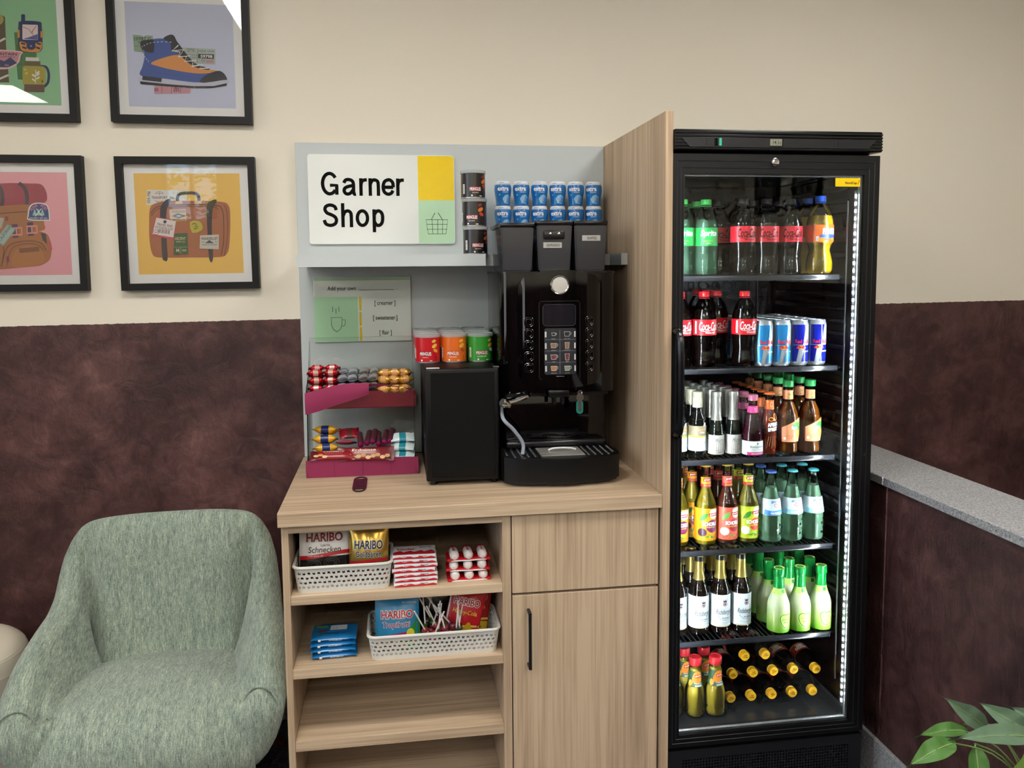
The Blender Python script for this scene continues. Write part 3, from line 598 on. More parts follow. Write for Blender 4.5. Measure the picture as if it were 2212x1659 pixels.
    for x, y in ((-.235, -.53), (.235, -.53), (-.22, -.12), (.22, -.12)):
        sx = 1.13; sy = y - .02 if y < -.3 else y + .065; sx = 1.13 if y < -.3 else 1.30
        MB().tube([(x, y, .215), (x * 1.06, (y + sy) / 2, .11), (x * sx, sy, .0)], [.023, .019, .013], 12).build('leg', LEGW, t)
    return t
armchair()
# ------------------------------------------------------------------ ribbed pouf
t = thing('pouf', 'cream ribbed round pouf beside the armchair', 'pouf', (-.960, -.30, 0))
prof = [(.0, .478), (.05, .477), (.10, .474), (.13, .469), (.155, .461), (.175, .448), (.188, .43), (.194, .40), (.196, .36), (.196, .10), (.185, .04), (.17, .0)]
rp = [(max(r + (.0012 if i % 2 else 0), 0), z) for i, (r, z) in enumerate(smooth([(r, z, 0) for r, z in prof], 6) and [(q[0], q[1]) for q in smooth([(r, z, 0) for r, z in prof], 6)])]
MB().lathe(rp[::-1], 40).build('cover', M('#cfc6b4', .85), t)
MB().lathe([(.165, .0), (.165, .012), (.15, .02)], 32).build('base', M('#3a342c', .8), t)
# ================================================================== potted plant
def leaf_material(name, a, b):
    g = N(name); v = g.coord((40, 40, 40)); g.col(g.mix(g.noise(v, 1, 3), a, b)); g.set(Roughness=.42); return g.m
LEAFA = leaf_material('sage_leaf', '#57725a', '#728c70'); LEAFB = leaf_material('fresh_leaf', '#3f6a30', '#618a48'); LEAFC = leaf_material('yellow_green_leaf', '#5a7d30', '#82a04c')
random.seed(4)
t = thing('potted_ficus', 'ficus plant with pointed leaves in front of the low wall', 'plant', (1.50, -1.38, 0))
leaves = [((1.446, -1.350, 0.596), (1.336, -1.370, 0.679), .019, LEAFA, 'e'), ((1.413, -1.340, 0.584), (1.289, -1.360, 0.598), .015, LEAFB, 'u'), ((1.364, -1.370, 0.582), (1.231, -1.420, 0.578), .021, LEAFB, 'u'),
          ((1.575, -1.330, 0.555), (1.462, -1.300, 0.622), .021, LEAFA, 'e'), ((1.564, -1.360, 0.568), (1.334, -1.400, 0.612), .022, LEAFA, 'u'), ((1.417, -1.360, 0.570), (1.412, -1.380, 0.450), .022, LEAFB, 'f'),
          ((1.515, -1.400, 0.574), (1.430, -1.42, 0.49), .024, LEAFC, 'f'), ((1.650, -1.300, 0.540), (1.555, -1.280, 0.592), .022, LEAFA, 'e'), ((1.473, -1.330, 0.579), (1.405, -1.330, 0.594), .009, LEAFC, 'u'),
          ((1.600, -1.400, 0.560), (1.545, -1.440, 0.45), .024, LEAFB, 'f'), ((1.60, -1.42, .50), (1.66, -1.54, .52), .02, LEAFB, 'u'), ((1.50, -1.45, .50), (1.43, -1.56, .47), .02, LEAFB, 'u')]
for bse, tip, hw, mt, face in leaves:
    b, e = Vector(bse), Vector(tip); ax = e - b; Ln = ax.length; ax.normalize()
    toward = {'e': Vector((-.25, -.9, .35)), 'u': Vector((-.2, -.55, .8)), 'f': Vector((-.2, -.95, .1))}[face].normalized()
    side = ax.cross(toward).normalized(); up = side.cross(ax).normalized()
    def fn(u, v, b=b, ax=ax, side=side, up=up, Ln=Ln, hw=hw):
        w = hw * (math.sin(math.pi * min(v * 1.08, 1) ** .8) ** .85 if v < .93 else .14 * (1 - v) / .07) ; s = u * 2 - 1
        return b + ax * Ln * v + side * (w * s * (1 + .05 * math.sin(14 * v))) + up * (.006 * abs(s) * 1.0 + .012 * math.sin(math.pi * v) - .010 * v * v + .0015 * math.sin(18 * v + 2 * s))
    m = MB().grid(fn, 6, 14); nv = len(m.v)
    lo = [tuple(Vector(q) - up * .0006) for q in m.v]; m.add(lo, [tuple(reversed(f)) for f in m.f])
    lf = m.build('leaf', mt, t, True, ang=80, fix=False)
    MB().tube([b + ax * Ln * q + up * (.012 * math.sin(math.pi * q) - .010 * q * q + .0006) for q in [i / 8 * .92 for i in range(9)]], [.0014 * (1 - i / 10) for i in range(9)], 5).build('midrib', M('#93ad6a', .5), lf)
    root_pt = Vector((1.53, -1.37, max(bse[2] - .10, .42)))
    MB().tube(smooth([root_pt, (root_pt + b) / 2 + Vector((0, 0, .02)), b], 4), .0016, 5).build('petiole', M('#7d9a55', .6), t, True)
MB().tube(smooth([(1.505, -1.38, .27), (1.51, -1.375, .38), (1.53, -1.37, .48), (1.55, -1.365, .57)], 4), [.008] * 8 + [.006] * 5, 8).build('stem', M('#6b5a42', .8), t, True)
MB().lathe([(.085, 0), (.10, .02), (.125, .27), (.132, .28), (.132, .30), (.12, .30), (.115, .27), (.0, .265)], 32, Matrix.Translation((1.50, -1.38, 0))).build('pot', M('#3c3f42', .5), t, True)
MB().lathe([(.116, .262), (.06, .275), (0, .278)], 24, Matrix.Translation((1.50, -1.38, 0))).build('soil', M('#2a1f17', .95), t, True)
# ================================================================== coffee machine
def coffee_machine():
    t = thing('coffee_machine', 'glossy black coffee machine with three bean hoppers on worktop', 'coffee machine', (.768, -.33, ZC))
    CXM = .772
    plan = [(.604, -.13), (.604, -.40), (.5945, -.47), (.600, -.498), (.622, -.520), (.66, -.533), (.705, -.538), (.73, -.546), (.80, -.549), (.825, -.540), (.87, -.535), (.905, -.526), (.930, -.505), (.937, -.47), (.930, -.40), (.930, -.13)]
    m = MB().prism(plan, .915, .982, 'z'); m.build('drip_tray', M('#08090b', .38, spec=.35), t, True, ang=28)
    MB().prism([(x * .97 + .03 * CXM, y * .97 - .004) for x, y in plan], .9065, .9155, 'z').build('tray_foot', BLACK, t, True)
    rim = [(CXM + (x - CXM) * .985, y) for x, y in plan[1:-1]]
    g = MB()                                              # raised dots of the tray grid
    for i in range(17):
        for j in range(9):
            x = .612 + i * .0192; y = -.505 + j * .0145
            if .700 < x < .832 or (y < -.485 and not .63 < x < .90): continue
            g.lathe([(.0042, .982), (.0034, .9845), (0, .9852)], 6, Matrix.Translation((x, y, 0)))
    o = g.build('grid_dots_pattern', M('#1a1c1f', .25, spec=.7), t, True, kind='stuff')
    MB().box(.703, -.512, .982, .831, -.405, .9845, .0008).build('cup_plate', M('#8f8f8c', .35, metal=.8), t, True)
    g = MB()
    for j in range(13): g.box(.705, -.510 + j * .008, .9845, .829, -.5065 + j * .008, .9858)
    g.build('plate_rib', M('#b9b8b4', .3, metal=.8), t, True)
    MB().tube(smooth([(.735, -.452, .987), (.75, -.456, .993), (.79, -.456, .993), (.815, -.452, .987)], 4), .0032, 6).build('plate_grip', M('#d9d9d6', .3), t, True)
    MB().box(.607, -.365, .905, .928, -.12, 1.15, .02, 3).build('lower_housing', BLACKGLOSS, t, True, ang=60)
    MB().box(.618, -.402, .984, .918, -.36, 1.004, .006, 2).build('splash_ledge', M('#15161a', .2), t, True)
    # upper housing with rounded corners
    pts = rect(.601, -.425, .942, -.10, .035)
    MB().prism(pts, 1.150, 1.494, 'z').build('upper_housing', BLACKGLOSS, t, True, ang=40)
    MB().prism(rect(.599, -.428, .945, -.098, .036), 1.494, 1.5005, 'z').build('top_plate', M('#0e0e10', .2), t, True, ang=40)
    MB().prism(rect(.600, -.39, .935, -.105, .03), 1.135, 1.150, 'z').build('housing_shadow_gap', BLACK, t, True)
    # bulged door
    hw = .1195; zt = lambda u: 1.505 - .022 * u ** 2 - .02 * max(0, abs(u) - .86) / .14; zb = lambda u: 1.168 + .016 * u ** 2 + .02 * max(0, abs(u) - .86) / .14
    yf = lambda u: -.471 + .022 * u * u + .012 * max(0, abs(u) - .9) / .1
    def fr(u, v):
        s = u * 2 - 1; return (CXM + hw * s, yf(s), zb(s) + (zt(s) - zb(s)) * v)
    m = MB().grid(fr, 24, 12); m.grid(lambda u, v: (CXM + hw * (u * 2 - 1), yf(u * 2 - 1) + (-.42 - yf(u * 2 - 1)) * v, zt(u * 2 - 1)), 24, 1); m.grid(lambda u, v: (CXM + hw * (u * 2 - 1), yf(u * 2 - 1) + (-.42 - yf(u * 2 - 1)) * v, zb(u * 2 - 1)), 24, 1)
    for s in (-1, 1): m.grid(lambda u, v, s=s: (CXM + hw * s, yf(s) + (-.42 - yf(s)) * u, zb(s) + (zt(s) - zb(s)) * v), 1, 12)
    dr = m.build('door', BLACKGLOSS, t, True, ang=50)
    yd = lambda x: yf((x - CXM) / hw)
    wrap = lambda u, v, o: (u, yd(u) - o, v)
    def px(a): return .7655 + (a - 1217) * .00129
    def pz(b): return 1.4625 - (b - 615) * .001295
    MB().lathe([(.0275, -.002), (.0275, .006), (.025, .009), (.0225, .0078), (0, .0074)], 32, at(px(1217), yd(px(1217)) + .002, pz(615), 90)).build('badge_ring', CHROME, dr)
    MB().lathe([(.0222, .0078), (.0222, .0088), (0, .0092)], 32, at(px(1217), yd(px(1217)) + .002, pz(615), 90)).build('badge', M('#c9c7bf', .35, metal=.3), dr)
    p = Print(off=.0004); p.line(rect(px(1172), pz(822), px(1263), pz(650), .008), .0014, M('#2b2c30', .2)); p.lay += 1
    p.poly(rect(px(1180), pz(704), px(1253), pz(657), .010), M('#1b1b20', .08, coat=.5)); p.line(rect(px(1180), pz(704), px(1253), pz(657), .010), .0012, M('#3c3d42', .2), True)
    p.poly(rect(px(1183), pz(811), px(1254), pz(709), .006), M('#24262b', .35))
    LN = M('#cfd0d0', .5); p.line([(px(1217), pz(713)), (px(1217), pz(808))], .0007, M('#8a8b8e', .5))
    for b in (734, 759, 784): p.line([(px(1184), pz(b)), (px(1253), pz(b))], .0007, M('#8a8b8e', .5))
    names = [['ESPRESSO', 'BLACK COFFEE'], ['CAPPUCCINO', 'LATTE MACCHIATO'], ['CHOCO', 'MOCHA'], ['COFFEE CREME', 'HOT WATER']]
    for r in range(4):
        b = 722 + r * 25
        for c, a in ((0, 1203), (1, 1233)):
            w = 4.2 if (r, c) == (0, 0) else 6.5; h = 4 if (r, c) == (0, 0) else 6
            tall = (r, c) in ((1, 1), (2, 1)); ww = 5 if tall else w; hh = 8 if tall else h
            cup = [(px(a - ww), pz(b - hh + 1)), (px(a + ww), pz(b - hh + 1)), (px(a + ww * .75), pz(b + hh - 1)), (px(a - ww * .75), pz(b + hh - 1))]
            if r in (1, 3) or tall or (r, c) == (2, 0): p.poly([cup[0], cup[1], cup[2], cup[3]], M(['#c9b08c', '#8a6a4a', '#6b2f35', '#a8703c'][r] if not (r == 3 and c) else '#7d8a72', .6))
            p.line(cup, .0011, LN, True)
            if not tall: p.line([(px(a + ww), pz(b - hh + 2)), (px(a + ww + 3), pz(b - hh + 3)), (px(a + ww + 2), pz(b + 1)), (px(a + ww), pz(b + 2))], .0010, LN)
            p.text(names[r][c], px(a), pz(b + 10.3), .0010 * len(names[r][c]) + .004, .0016, LN)
        for a in (1184, 1249): p.poly(rect(px(a), pz(b + 7), px(a + 3.5), pz(b - 6), .002), M('#c9cacb', .4))
    p.text('OptiServe', px(1217), pz(814.5), .022, .003, LN)
    p.build('control_print', dr, wrap, step=.012)
    for sx, a in ((-1, 1150), (1, 1285)):
        for k in range(5):
            b = 695 + k * 25.2; m = MB(); x = px(a); z = pz(b)
            for pth, rr in ((rect(x - .0115, z - .0125, x + .0115, z + .0125, .006), .0013), (rect(x - .007, z - .008, x + .007, z + .008, .004), .0010)):
                m.tube([(u, yd(u) - .0012, v) for u, v in pth + pth[:1]], rr, 5, cap=False)
            m.build('selection_button', M('#0a0a0c', .12, spec=.8), dr)
    # spouts and hot water tap
    MB().box(.735, -.45, 1.138, .80, -.40, 1.165, .008, 2).build('outlet', M('#101012', .25), t, True)
    for x in (.755, .780): MB().lathe([(.006, 1.118), (.007, 1.14)], 12, Matrix.Translation((x, -.435, 0))).build('spout', M('#101012', .25), t, True)
    tp = MB().tube(smooth([(.682, -.43, 1.150), (.672, -.452, 1.146), (.645, -.466, 1.138), (.617, -.476, 1.134)], 4), [.008] * 5 + [.0065] * 4 + [.0055] * 4, 10).build('water_tap', CHROME, t, True)
    MB().lathe([(.0105, -.014), (.0115, -.012), (.0115, .012), (.0105, .014)], 16, at(.607, -.480, 1.131, 12, -62, 20)).build('tap_knob', CHROME, tp)
    # clear drain hose down to the tray
    MB().tube(smooth([(.606, -.40, 1.115), (.601, -.478, 1.088), (.630, -.478, 1.056), (.657, -.472, 1.015), (.655, -.478, .984)], 6), .0052, 10).build('drain_hose', M('#aeb6c6', .2, trans=.3), t, True)
    # hoppers
    HOP = M('#2e3035', .22, spec=.6, coat=.2); LID = M('#0e0f11', .25)
    for k, (x0, x1) in enumerate(((.6055, .701), (.7095, .8125), (.8185, .9145))):
        zt_ = 1.628 if k == 0 else 1.634; yq = -.425; i = .006
        m = MB().add([(x0 + i, yq + .004, 1.5005), (x1 - i, yq + .004, 1.5005), (x1 - i, -.2, 1.5005), (x0 + i, -.2, 1.5005), (x0, yq, zt_), (x1, yq, zt_), (x1, -.195, zt_), (x0, -.195, zt_)],
                     [(0, 1, 2, 3), (4, 5, 6, 7), (0, 1, 5, 4), (1, 2, 6, 5), (2, 3, 7, 6), (3, 0, 4, 7)])
        b = bmesh.new(); bv = [b.verts.new(v) for v in m.v]; [b.faces.new([bv[q] for q in f]) for f in m.f]; bmesh.ops.recalc_face_normals(b, faces=b.faces); bmesh.ops.bevel(b, geom=b.edges[:], offset=.004, segments=2, affect='EDGES')
        hp = MB().bm(b).build('bean_hopper', HOP, t, True)
        MB().box(x0 - .002, yq - .003, zt_ - .002, x1 + .002, -.192, zt_ + .011, .003, 2).build('lid', LID, hp)
        if k == 1:
            xc = (x0 + x1) / 2; MB().box(xc - .032, yq - .007, 1.592, xc + .028, yq - .0005, 1.617, .004, 2).build('lock_bracket', BLACK, hp)
            for q in (-.014, .011): MB().lathe([(.0042, 0), (.0042, .0015), (.0012, .002), (0, .001)], 10, at(xc + q, yq - .006, 1.607, 90)).build('screw', CHROME, hp)
        if k: 
            zz, xc = ((1.575, .755), (1.595, .868))[k - 1]; w = .027
            MB().box(xc - w, yq - .0015, zz - .0085, xc + w, yq + .004, zz + .0085, .001).build('name_tape', M('#b4b4b2', .3, metal=.4), hp)
            p = Print(off=.0001); p.text(['ESPRESSO', 'KAFFEE'][k - 1], xc + .002, zz, .038 if k == 1 else .027, .0075, M('#3a3a38', .5), .02); p.build('lettering', hp, on_y(yq - .0015))
    for x, y in ((.64, -.47), (.89, -.47), (.64, -.16), (.89, -.16)): MB().lathe([(.014, ZC + .0003), (.014, .907)], 14, Matrix.Translation((x, y, 0))).build('foot', BLACK, t, True)
    # power cable behind
    return t
coffee_machine()
t = thing('key', 'small steel key with teal tag hanging on the coffee machine', 'key', (.829, -.447, 1.135))
m = MB().prism(smooth([(-.010, -.004), (-.010, .008), (-.004, .012), (.004, .012), (.010, .008), (.010, -.004), (.004, -.008), (.004, -.034), (.0, -.038), (-.004, -.034), (-.004, -.008)], 2, True), -.0012, .0012, 'y').build('blade', M('#b9b4aa', .25, metal=1.0), t)
tg = MB().prism(rect(-.010, -.046, .010, -.006, .0095), .0012, .0034, 'y').build('tag', M('#1f7a6d', .35), t)
MB().lathe([(.006, -.004), (.006, .006)], 14, at(0, .006, .0165, 90)).build('lock_barrel', CHROME, t)
MB().tube([(.0065 * math.cos(a * .6), 0, .0165 + .0065 * math.sin(a * .6)) for a in range(12)], .0011, 6).build('ring', CHROME, t)

# ================================================================== mini fridge
t = thing('mini_fridge', 'small matt black fridge on worktop under crisp cans', 'mini fridge', (.49, -.27, ZC))
MB().box(.384, -.452, .915, .590, -.075, 1.233, .004, 2).build('body', M('#0a0a0b', .5, spec=.3), t, True)
d = MB().box(.383, -.470, .914, .591, -.4525, 1.2335, .006, 3).build('door', M('#070708', .42, spec=.3), t, True)
MB().box(.399, -.4715, .926, .578, -.469, 1.222, .001).build('door_panel', M('#050505', .6, spec=.2), d)
MB().box(.388, -.468, 1.2335, .425, -.448, 1.2355, .0006).build('hinge_cover', M('#c9c9c6', .4), t, True)
MB().box(.575, -.469, 1.2335, .592, -.452, 1.2365, .0006).build('hinge', STEEL, t, True)
for x in (.405, .577):
    for y in (-.44, -.10): MB().lathe([(.010, ZC + .0003), (.012, .916)], 12, Matrix.Translation((x, y, 0))).build('foot', BLACK, t, True)

# ================================================================== crisp cans
LIDM = cloudy('milky_lid', '#d8dcdc', '#eef2f2', .42)
def can_proto(col, plate, chips, flavour, dark):
    t = bpy.data.objects.new('crisp_can', None); COL.objects.link(t)
    R_ = .0372; prof = [(R_, .003), (R_, .0765)]
    MB().lathe([(R_ - .001, .0028)] + prof + [(R_ - .001, .0768)], 32).build('tube', M(col, .3, coat=.3), t)
    MB().lathe([(.034, .0008), (R_ + .0008, 0), (R_ + .0008, .003), (R_, .0036)], 32).build('metal_rim', STEEL, t)
    MB().lathe([(R_ + .0012, .0745), (R_ + .0016, .076), (R_ + .0016, .0835), (R_ - .0005, .0842), (R_ - .003, .0822), (0, .0822)], 32).build('lid', LIDM, t)
    p = Print(off=.0002)
    W_ = M('#f2efe8', .4)
    p.poly([(-.0185, .0335), (.0185, .0335), (.0165, .0215), (-.0165, .0215)], M(plate, .4)); p.text('PRINGLES', 0, .0275, .034, .0098, W_, .02, arc=.001)
    p.text(flavour, 0, .0165, .0011 * len(flavour) + .008, .0026, W_, .015)
    for k, (x, y, rx, a) in enumerate(((.028, .050, .0095, .5), (.031, .036, .0085, -.5), (.026, .064, .0075, .3))):
        q = [(x + rx * math.cos(s) * math.cos(a) - rx * .6 * math.sin(s) * math.sin(a), y + rx * math.cos(s) * math.sin(a) + rx * .6 * math.sin(s) * math.cos(a)) for s in [i * .4488 for i in range(14)]]
        p.poly(q, M(chips[k % len(chips)], .5))
    p.poly(rect(-.042, .013, -.034, .042), W_)
    for k in range(6): p.line([(-.0415, .0155 + k * .0045), (-.0345, .0155 + k * .0045)], .0012, INK)
    p.poly(rect(-.013, .0055, -.0085, .010), W_); p.poly(rect(.012, .0055, .0195, .0075), W_); p.poly(rect(.030, .006, .0335, .020), M(dark, .5))
    p.build('print', t, on_lathe(lambda z: R_), step=.005); return t
CANS = {'black': can_proto('#171214', '#a3182f', ['#d9761f', '#b5331f', '#8a1f1a'], 'HOT & SPICY', '#3a2a24'), 'red': can_proto('#c01420', '#7d0f18', ['#e8b64a', '#d99a2f'], 'ORIGINAL', '#8a0f18'),
        'orange': can_proto('#d9661a', '#b01f1f', ['#e8b03a', '#b54a2a'], 'SWEET PAPRIKA', '#a34a12'), 'green': can_proto('#2f8f2a', '#8a1f2a', ['#e3b43c', '#cfd8d0'], 'SOUR CREAM & ONION', '#1f6a1f')}
def place(proto, loc, rz, label, cat, group):
    o = copy_tree(proto); o.location = loc; o.rotation_euler = (0, 0, math.radians(rz)); return tag(o, label, cat, group)
for k, (dx, rz, w) in enumerate(((.002, 8, 'bottom'), (0, -18, 'middle'), (-.003, 6, 'top'))):
    place(CANS['black'], (.5535 + dx, -.205, 1.5537 + k * .0845), rz, f'black crisp can at the {w} of the stack on grey shelf', 'crisp can', 'black crisp cans stacked on the shelf')
for c, (col, x) in enumerate((('red', .4000), ('orange', .4785), ('green', .5570))):
    for r in range(4):
        row = ['in the front row', 'in the second row', 'in the third row', 'in the back row'][r]
        place(CANS[col], (x + random.uniform(-.0006, .0006), -.292 + r * .0782, 1.2345 + (0 if r else .0)), random.uniform(-10, 10) - 4, f'{col} crisp can {row} on the mini fridge', 'crisp can', f'{col} crisp cans on the mini fridge')
for p_ in CANS.values(): delete_tree(p_)

# ================================================================== chewing gum tubs
def gum_proto():
    t = bpy.data.objects.new('gum_tub', None); COL.objects.link(t)
    prof = [(q[0], q[1]) for q in smooth([(.0185, .0, 0), (.0215, .002, 0), (.0222, .012, 0), (.0235, .024, 0), (.0262, .040, 0), (.0272, .052, 0), (.0262, .063, 0), (.0245, .0665, 0)], 4)]
    MB().lathe(prof, 28).build('body', M('#1b71ba', .25, coat=.4), t)
    MB().lathe([(.0250, .0660), (.0253, .069), (.0245, .0735), (.0225, .0765), (.0215, .077), (0, .0772)], 28).build('lid', M('#e9eef2', .3), t)
    p = Print(off=.0002); Wt = M('#f2f5f7', .35); LB = M('#8fc3e6', .3); DB = M('#0b2f7a', .35)
    p.poly(ell(-.0145, .0535, .0055), DB); p.text('extra', -.002, .0525, .036, .0125, Wt, .03); p.text('FRESH', .006, .0425, .018, .0042, M('#b9d3f0', .4), .02)
    p.poly([(.002, .008), (.020, .006), (.026, .016), (.024, .028), (.014, .035), (.004, .032), (-.004, .022)], LB)
    p.poly([(.008, .010), (.022, .008), (.026, .020), (.018, .030), (.010, .024)], M('#2f86c9', .3))
    for a in (.2, .9, 1.6): p.line([(.004 + .006 * a, .012), (.010 + .004 * a, .026)], .0008, Wt)
    p.poly(ell(-.013, .034, .0022), LB); p.text('ZUCKERFREI', -.001, .0618, .018, .0026, DB, .01)
    p.build('print', t, on_lathe(prof, .0262), step=.004, stepz=.006); 
    p = Print(off=.0002); p.text('SPEARMINT', -.006, .0715, .016, .0024, DB, .01); p.line([(-.018, .0688), (.018, .0688)], .0008, M('#7fa9cf', .4)); p.build('lid_print', t, on_lathe([(.0253, .069), (.0245, .0735), (.0225, .0765)]), step=.004, stepz=.002)
    return t
gp = gum_proto()
for k in range(6):
    for r in range(3):
        place(gp, (.6555 + k * .0595, -.105, 1.5537 + r * .0776), -(2 + k * 5) + random.uniform(-5, 5), f'blue and white gum tub, {ORD[k]} column from the crisp cans, {["bottom", "middle", "top"][r]} row', 'gum tub', 'blue chewing gum tubs stacked on the shelf')
delete_tree(gp)

# ================================================================== bottle opener
t = thing('bottle_opener', 'flat black bottle opener lying on the worktop', 'bottle opener', (.1965, -.413, ZC + .0003))
m = MB()
def ring(outer, inner, z0, z1):
    n = len(outer); vs = [(x, y, z0) for x, y in outer] + [(x, y, z0) for x, y in inner] + [(x, y, z1) for x, y in outer] + [(x, y, z1) for x, y in inner]
    fs = []
    for i in range(n):
        j = (i + 1) % n; fs += [(i, j, n + j, n + i), (2 * n + i, 3 * n + i, 3 * n + j, 2 * n + j), (i, 2 * n + i, 2 * n + j, j), (n + i, n + j, 3 * n + j, 3 * n + i)]
    return vs, fs
a0 = [(.0195, .0), (.0195, .07), (.012, .089), (0, .092), (-.012, .089), (-.0195, .07), (-.0195, 0), (0, -.0)]
m.box(-.0195, -.045, 0, .0195, .052, .003)
def half_ring(cy_, sgn, ri):
    o = [(.0195 * math.cos(a), cy_ + sgn * .034 * math.sin(a)) for a in [math.pi * i / 12 for i in range(13)]]; i_ = [(ri * math.cos(a), cy_ + sgn * (.006 + .020 * math.sin(a))) for a in [math.pi * i / 12 for i in range(13)]]
    return ring(o, i_, 0, .003)
m.add(*half_ring(-.045, -1, .0145)); m.add(*half_ring(.052, 1, .0125)); m.build('plate', M('#160e14', .2, coat=.4), t)
p = Print(off=.0002); p.poly(rect(-.012, -.03, .012, .03, .002), M('#241620', .25)); p.build('print', t, lambda u, v, o: (u, v, .003 + o))
# ================================================================== sweets stand on the worktop
BURG = M('#7d1230', .25, coat=.3); NAPK = M('#8f2a52', .85)
t = thing('sweets_stand', 'two-tier clear acrylic sweets stand with burgundy trays', 'display stand', (.2, -.22, ZC))
MB().box(.042, -.137, ZC + .001, .360, -.1345, 1.300, .0005).build('back_sheet', ACRYLIC, t, True)
for x in (.0425, .3575):
    MB().prism([(-.137, .901), (-.312, .901), (-.312, .945), (-.290, .96), (-.275, 1.09), (-.296, 1.15), (-.20, 1.20), (-.145, 1.29), (-.137, 1.29)], x - .0012, x + .0012, 'x').build('side_sheet', ACRYLIC, t, True)
for nm, z, y0 in (('upper_tray', 1.098, -.272), ('lower_tray', .9012, -.300)):
    MB().box(.044, y0, z, .356, -.138, z + .003).build(nm + '_floor', BURG, t, True)
def lip(u, v):
    x = .041 + .322 * u; return (x, -.270 - .026 * v - .004 * math.sin(math.pi * u), 1.098 + .052 * v + .003 * math.sin(math.pi * u))
m = MB().grid(lip, 16, 4); m.add([(x, y + .003, z) for x, y, z in m.v], [tuple(reversed(f)) for f in m.f]); m.build('upper_tray_lip', BURG, t, True)
MB().box(.042, -.305, .9012, .360, -.302, .944).build('lower_tray_lip', BURG, t, True)
def nap_low(u, v):
    x = .038 + .327 * u; w = .0012 * math.sin(u * 37) * v; return (x + .004 * v * (1 if u > .5 else -1) * (1 - v), -.316 + .006 * (1 - v) + w, .9008 + .051 * v + .004 * math.sin(u * 3.1 + .4) * v + .003 * v * u)
m = MB().grid(nap_low, 40, 6); m.grid(lambda u, v: (.038 + .327 * u, -.316 + .165 * v, .9518 + .004 * math.sin(u * 3.1 + .4) + .003 * u - .040 * min(1, v * 5)), 40, 10)
nl = m.build('napkin', NAPK, t, True, ang=70)
p = Print(off=.0003)
for u in (.25, .50, .75): p.line([(u, .03), (u + .002, .97)], .006, M('#7a2246', .9))
p.build('fold_crease', nl, lambda u, v, o: tuple(Vector(nap_low(u, v)) - Vector((0, o, 0))), stepz=.17)
def nap_up(u, v):
    x = .040 + .185 * u; top = 1.152 + .026 * math.sin(u * 1.9); bot = 1.088 + .055 * u ** 1.1
    return (x, -.3035 - .006 * math.sin(v * 3) - .004 * math.sin(u * 9), bot + (top - bot) * v)
m = MB().grid(nap_up, 24, 6); m.grid(lambda u, v: (.040 + .31 * u, -.300 + .15 * v, (1.152 + .024 * math.sin(u * 3.0)) - .045 * min(1, v * 4)), 30, 8)
m.build('napkin', NAPK, t, True, ang=70)
def pillow(L, Wd, H, mats, fin=.12, nu=14, nv=12, tw=0.0, wav=.0006):
    """flow-wrapped pack lying along x: mats = (body, crimped ends[, middle band])"""
    m = MB()
    for i in range(nu + 1):
        u = i / nu; x = (u - .5) * L; e = min(u, 1 - u)
        h = H / 2 * (.10 if e < fin else min(1, .10 + 1.3 * ((e - fin) / (.5 - fin)) ** .55)); w = Wd / 2 * (1.0 - .10 * (e > fin)) * (1 - tw * max(0, 1 - abs(e - fin) / .08))
        for j in range(nv):
            a = 2 * math.pi * j / nv; c, s = math.cos(a), math.sin(a)
            c = math.copysign(abs(c) ** .7, c); s = math.copysign(abs(s) ** .7, s)
            m.v.append((x, w * c, H / 2 + h * s + wav * math.sin(i * 2.4 + j)))
    for i in range(nu):
        e = min((i + .5) / nu, 1 - (i + .5) / nu); k = 1 if e < fin else (2 if len(mats) > 2 and e > .33 else 0)
        for j in range(nv): m.f.append((i * nv + j, i * nv + (j + 1) % nv, (i + 1) * nv + (j + 1) % nv, (i + 1) * nv + j)); m.mi.append(k)
    m.f += [tuple(range(nv)), tuple(nu * nv + j for j in range(nv))]; m.mi += [1, 1]
    return m.mesh('wrapper', list(mats), 50)
FO = lambda c: M(c, .22, metal=.55)
SW = {'red': pillow(.050, .034, .021, (FO('#b80f1e'), FO('#c8202c'), FO('#d9a9a0')), tw=.3), 'silver': pillow(.050, .032, .024, (FO('#b9bcc4'), FO('#7d828a'), M('#39425c', .3)), tw=.3),
      'copper': pillow(.050, .032, .024, (FO('#a9aaa8'), FO('#6d6f70'), M('#8a4a30', .3)), tw=.3), 'gold': pillow(.054, .040, .025, (FO('#c9963c'), FO('#d9ab55'), M('#c7925a', .3)), tw=.3)}
def sweet(kind, x, y, z, rz, rx, lab, grp):
    o = bpy.data.objects.new('wrapped_sweet', SW[kind]); COL.objects.link(o); o.location = (x, y, z); o.rotation_euler = (math.radians(rx), 0, math.radians(rz))
    return tag(o, lab, 'sweet', grp)
random.seed(11)
for r in range(2):
    for L_ in range(4):
        for k in range(2):
            sweet('red', .071 + k * .044 + random.uniform(-.002, .002), -.283 + r * .036 + L_ * .004, 1.122 + L_ * .0225 + (.016 if r else .006), random.uniform(-14, 14), -20, f'red foil sweet on the upper tray, {ORD[L_]} layer up, {("front", "rear")[r]} row, {("outer", "inner")[k]} one', 'red sweets on the upper tray')
for kind, xs, word in (('silver', (.148, .179), 'silver'), ('copper', (.211, .242), 'copper brown')):
    for k, x in enumerate(xs):
        for L_ in range(2):
            for r in range(2):
                sweet(kind, x + random.uniform(-.002, .002), -.272 + r * .046 + L_ * .006, 1.152 + L_ * .0245 + r * .012, 84 + random.uniform(-9, 9), -12, f'{word} foil sweet on the upper tray, {ORD[k]} column, {("front", "rear")[r]} row, {("lower", "upper")[L_]} layer', f'{word} sweets on the upper tray')
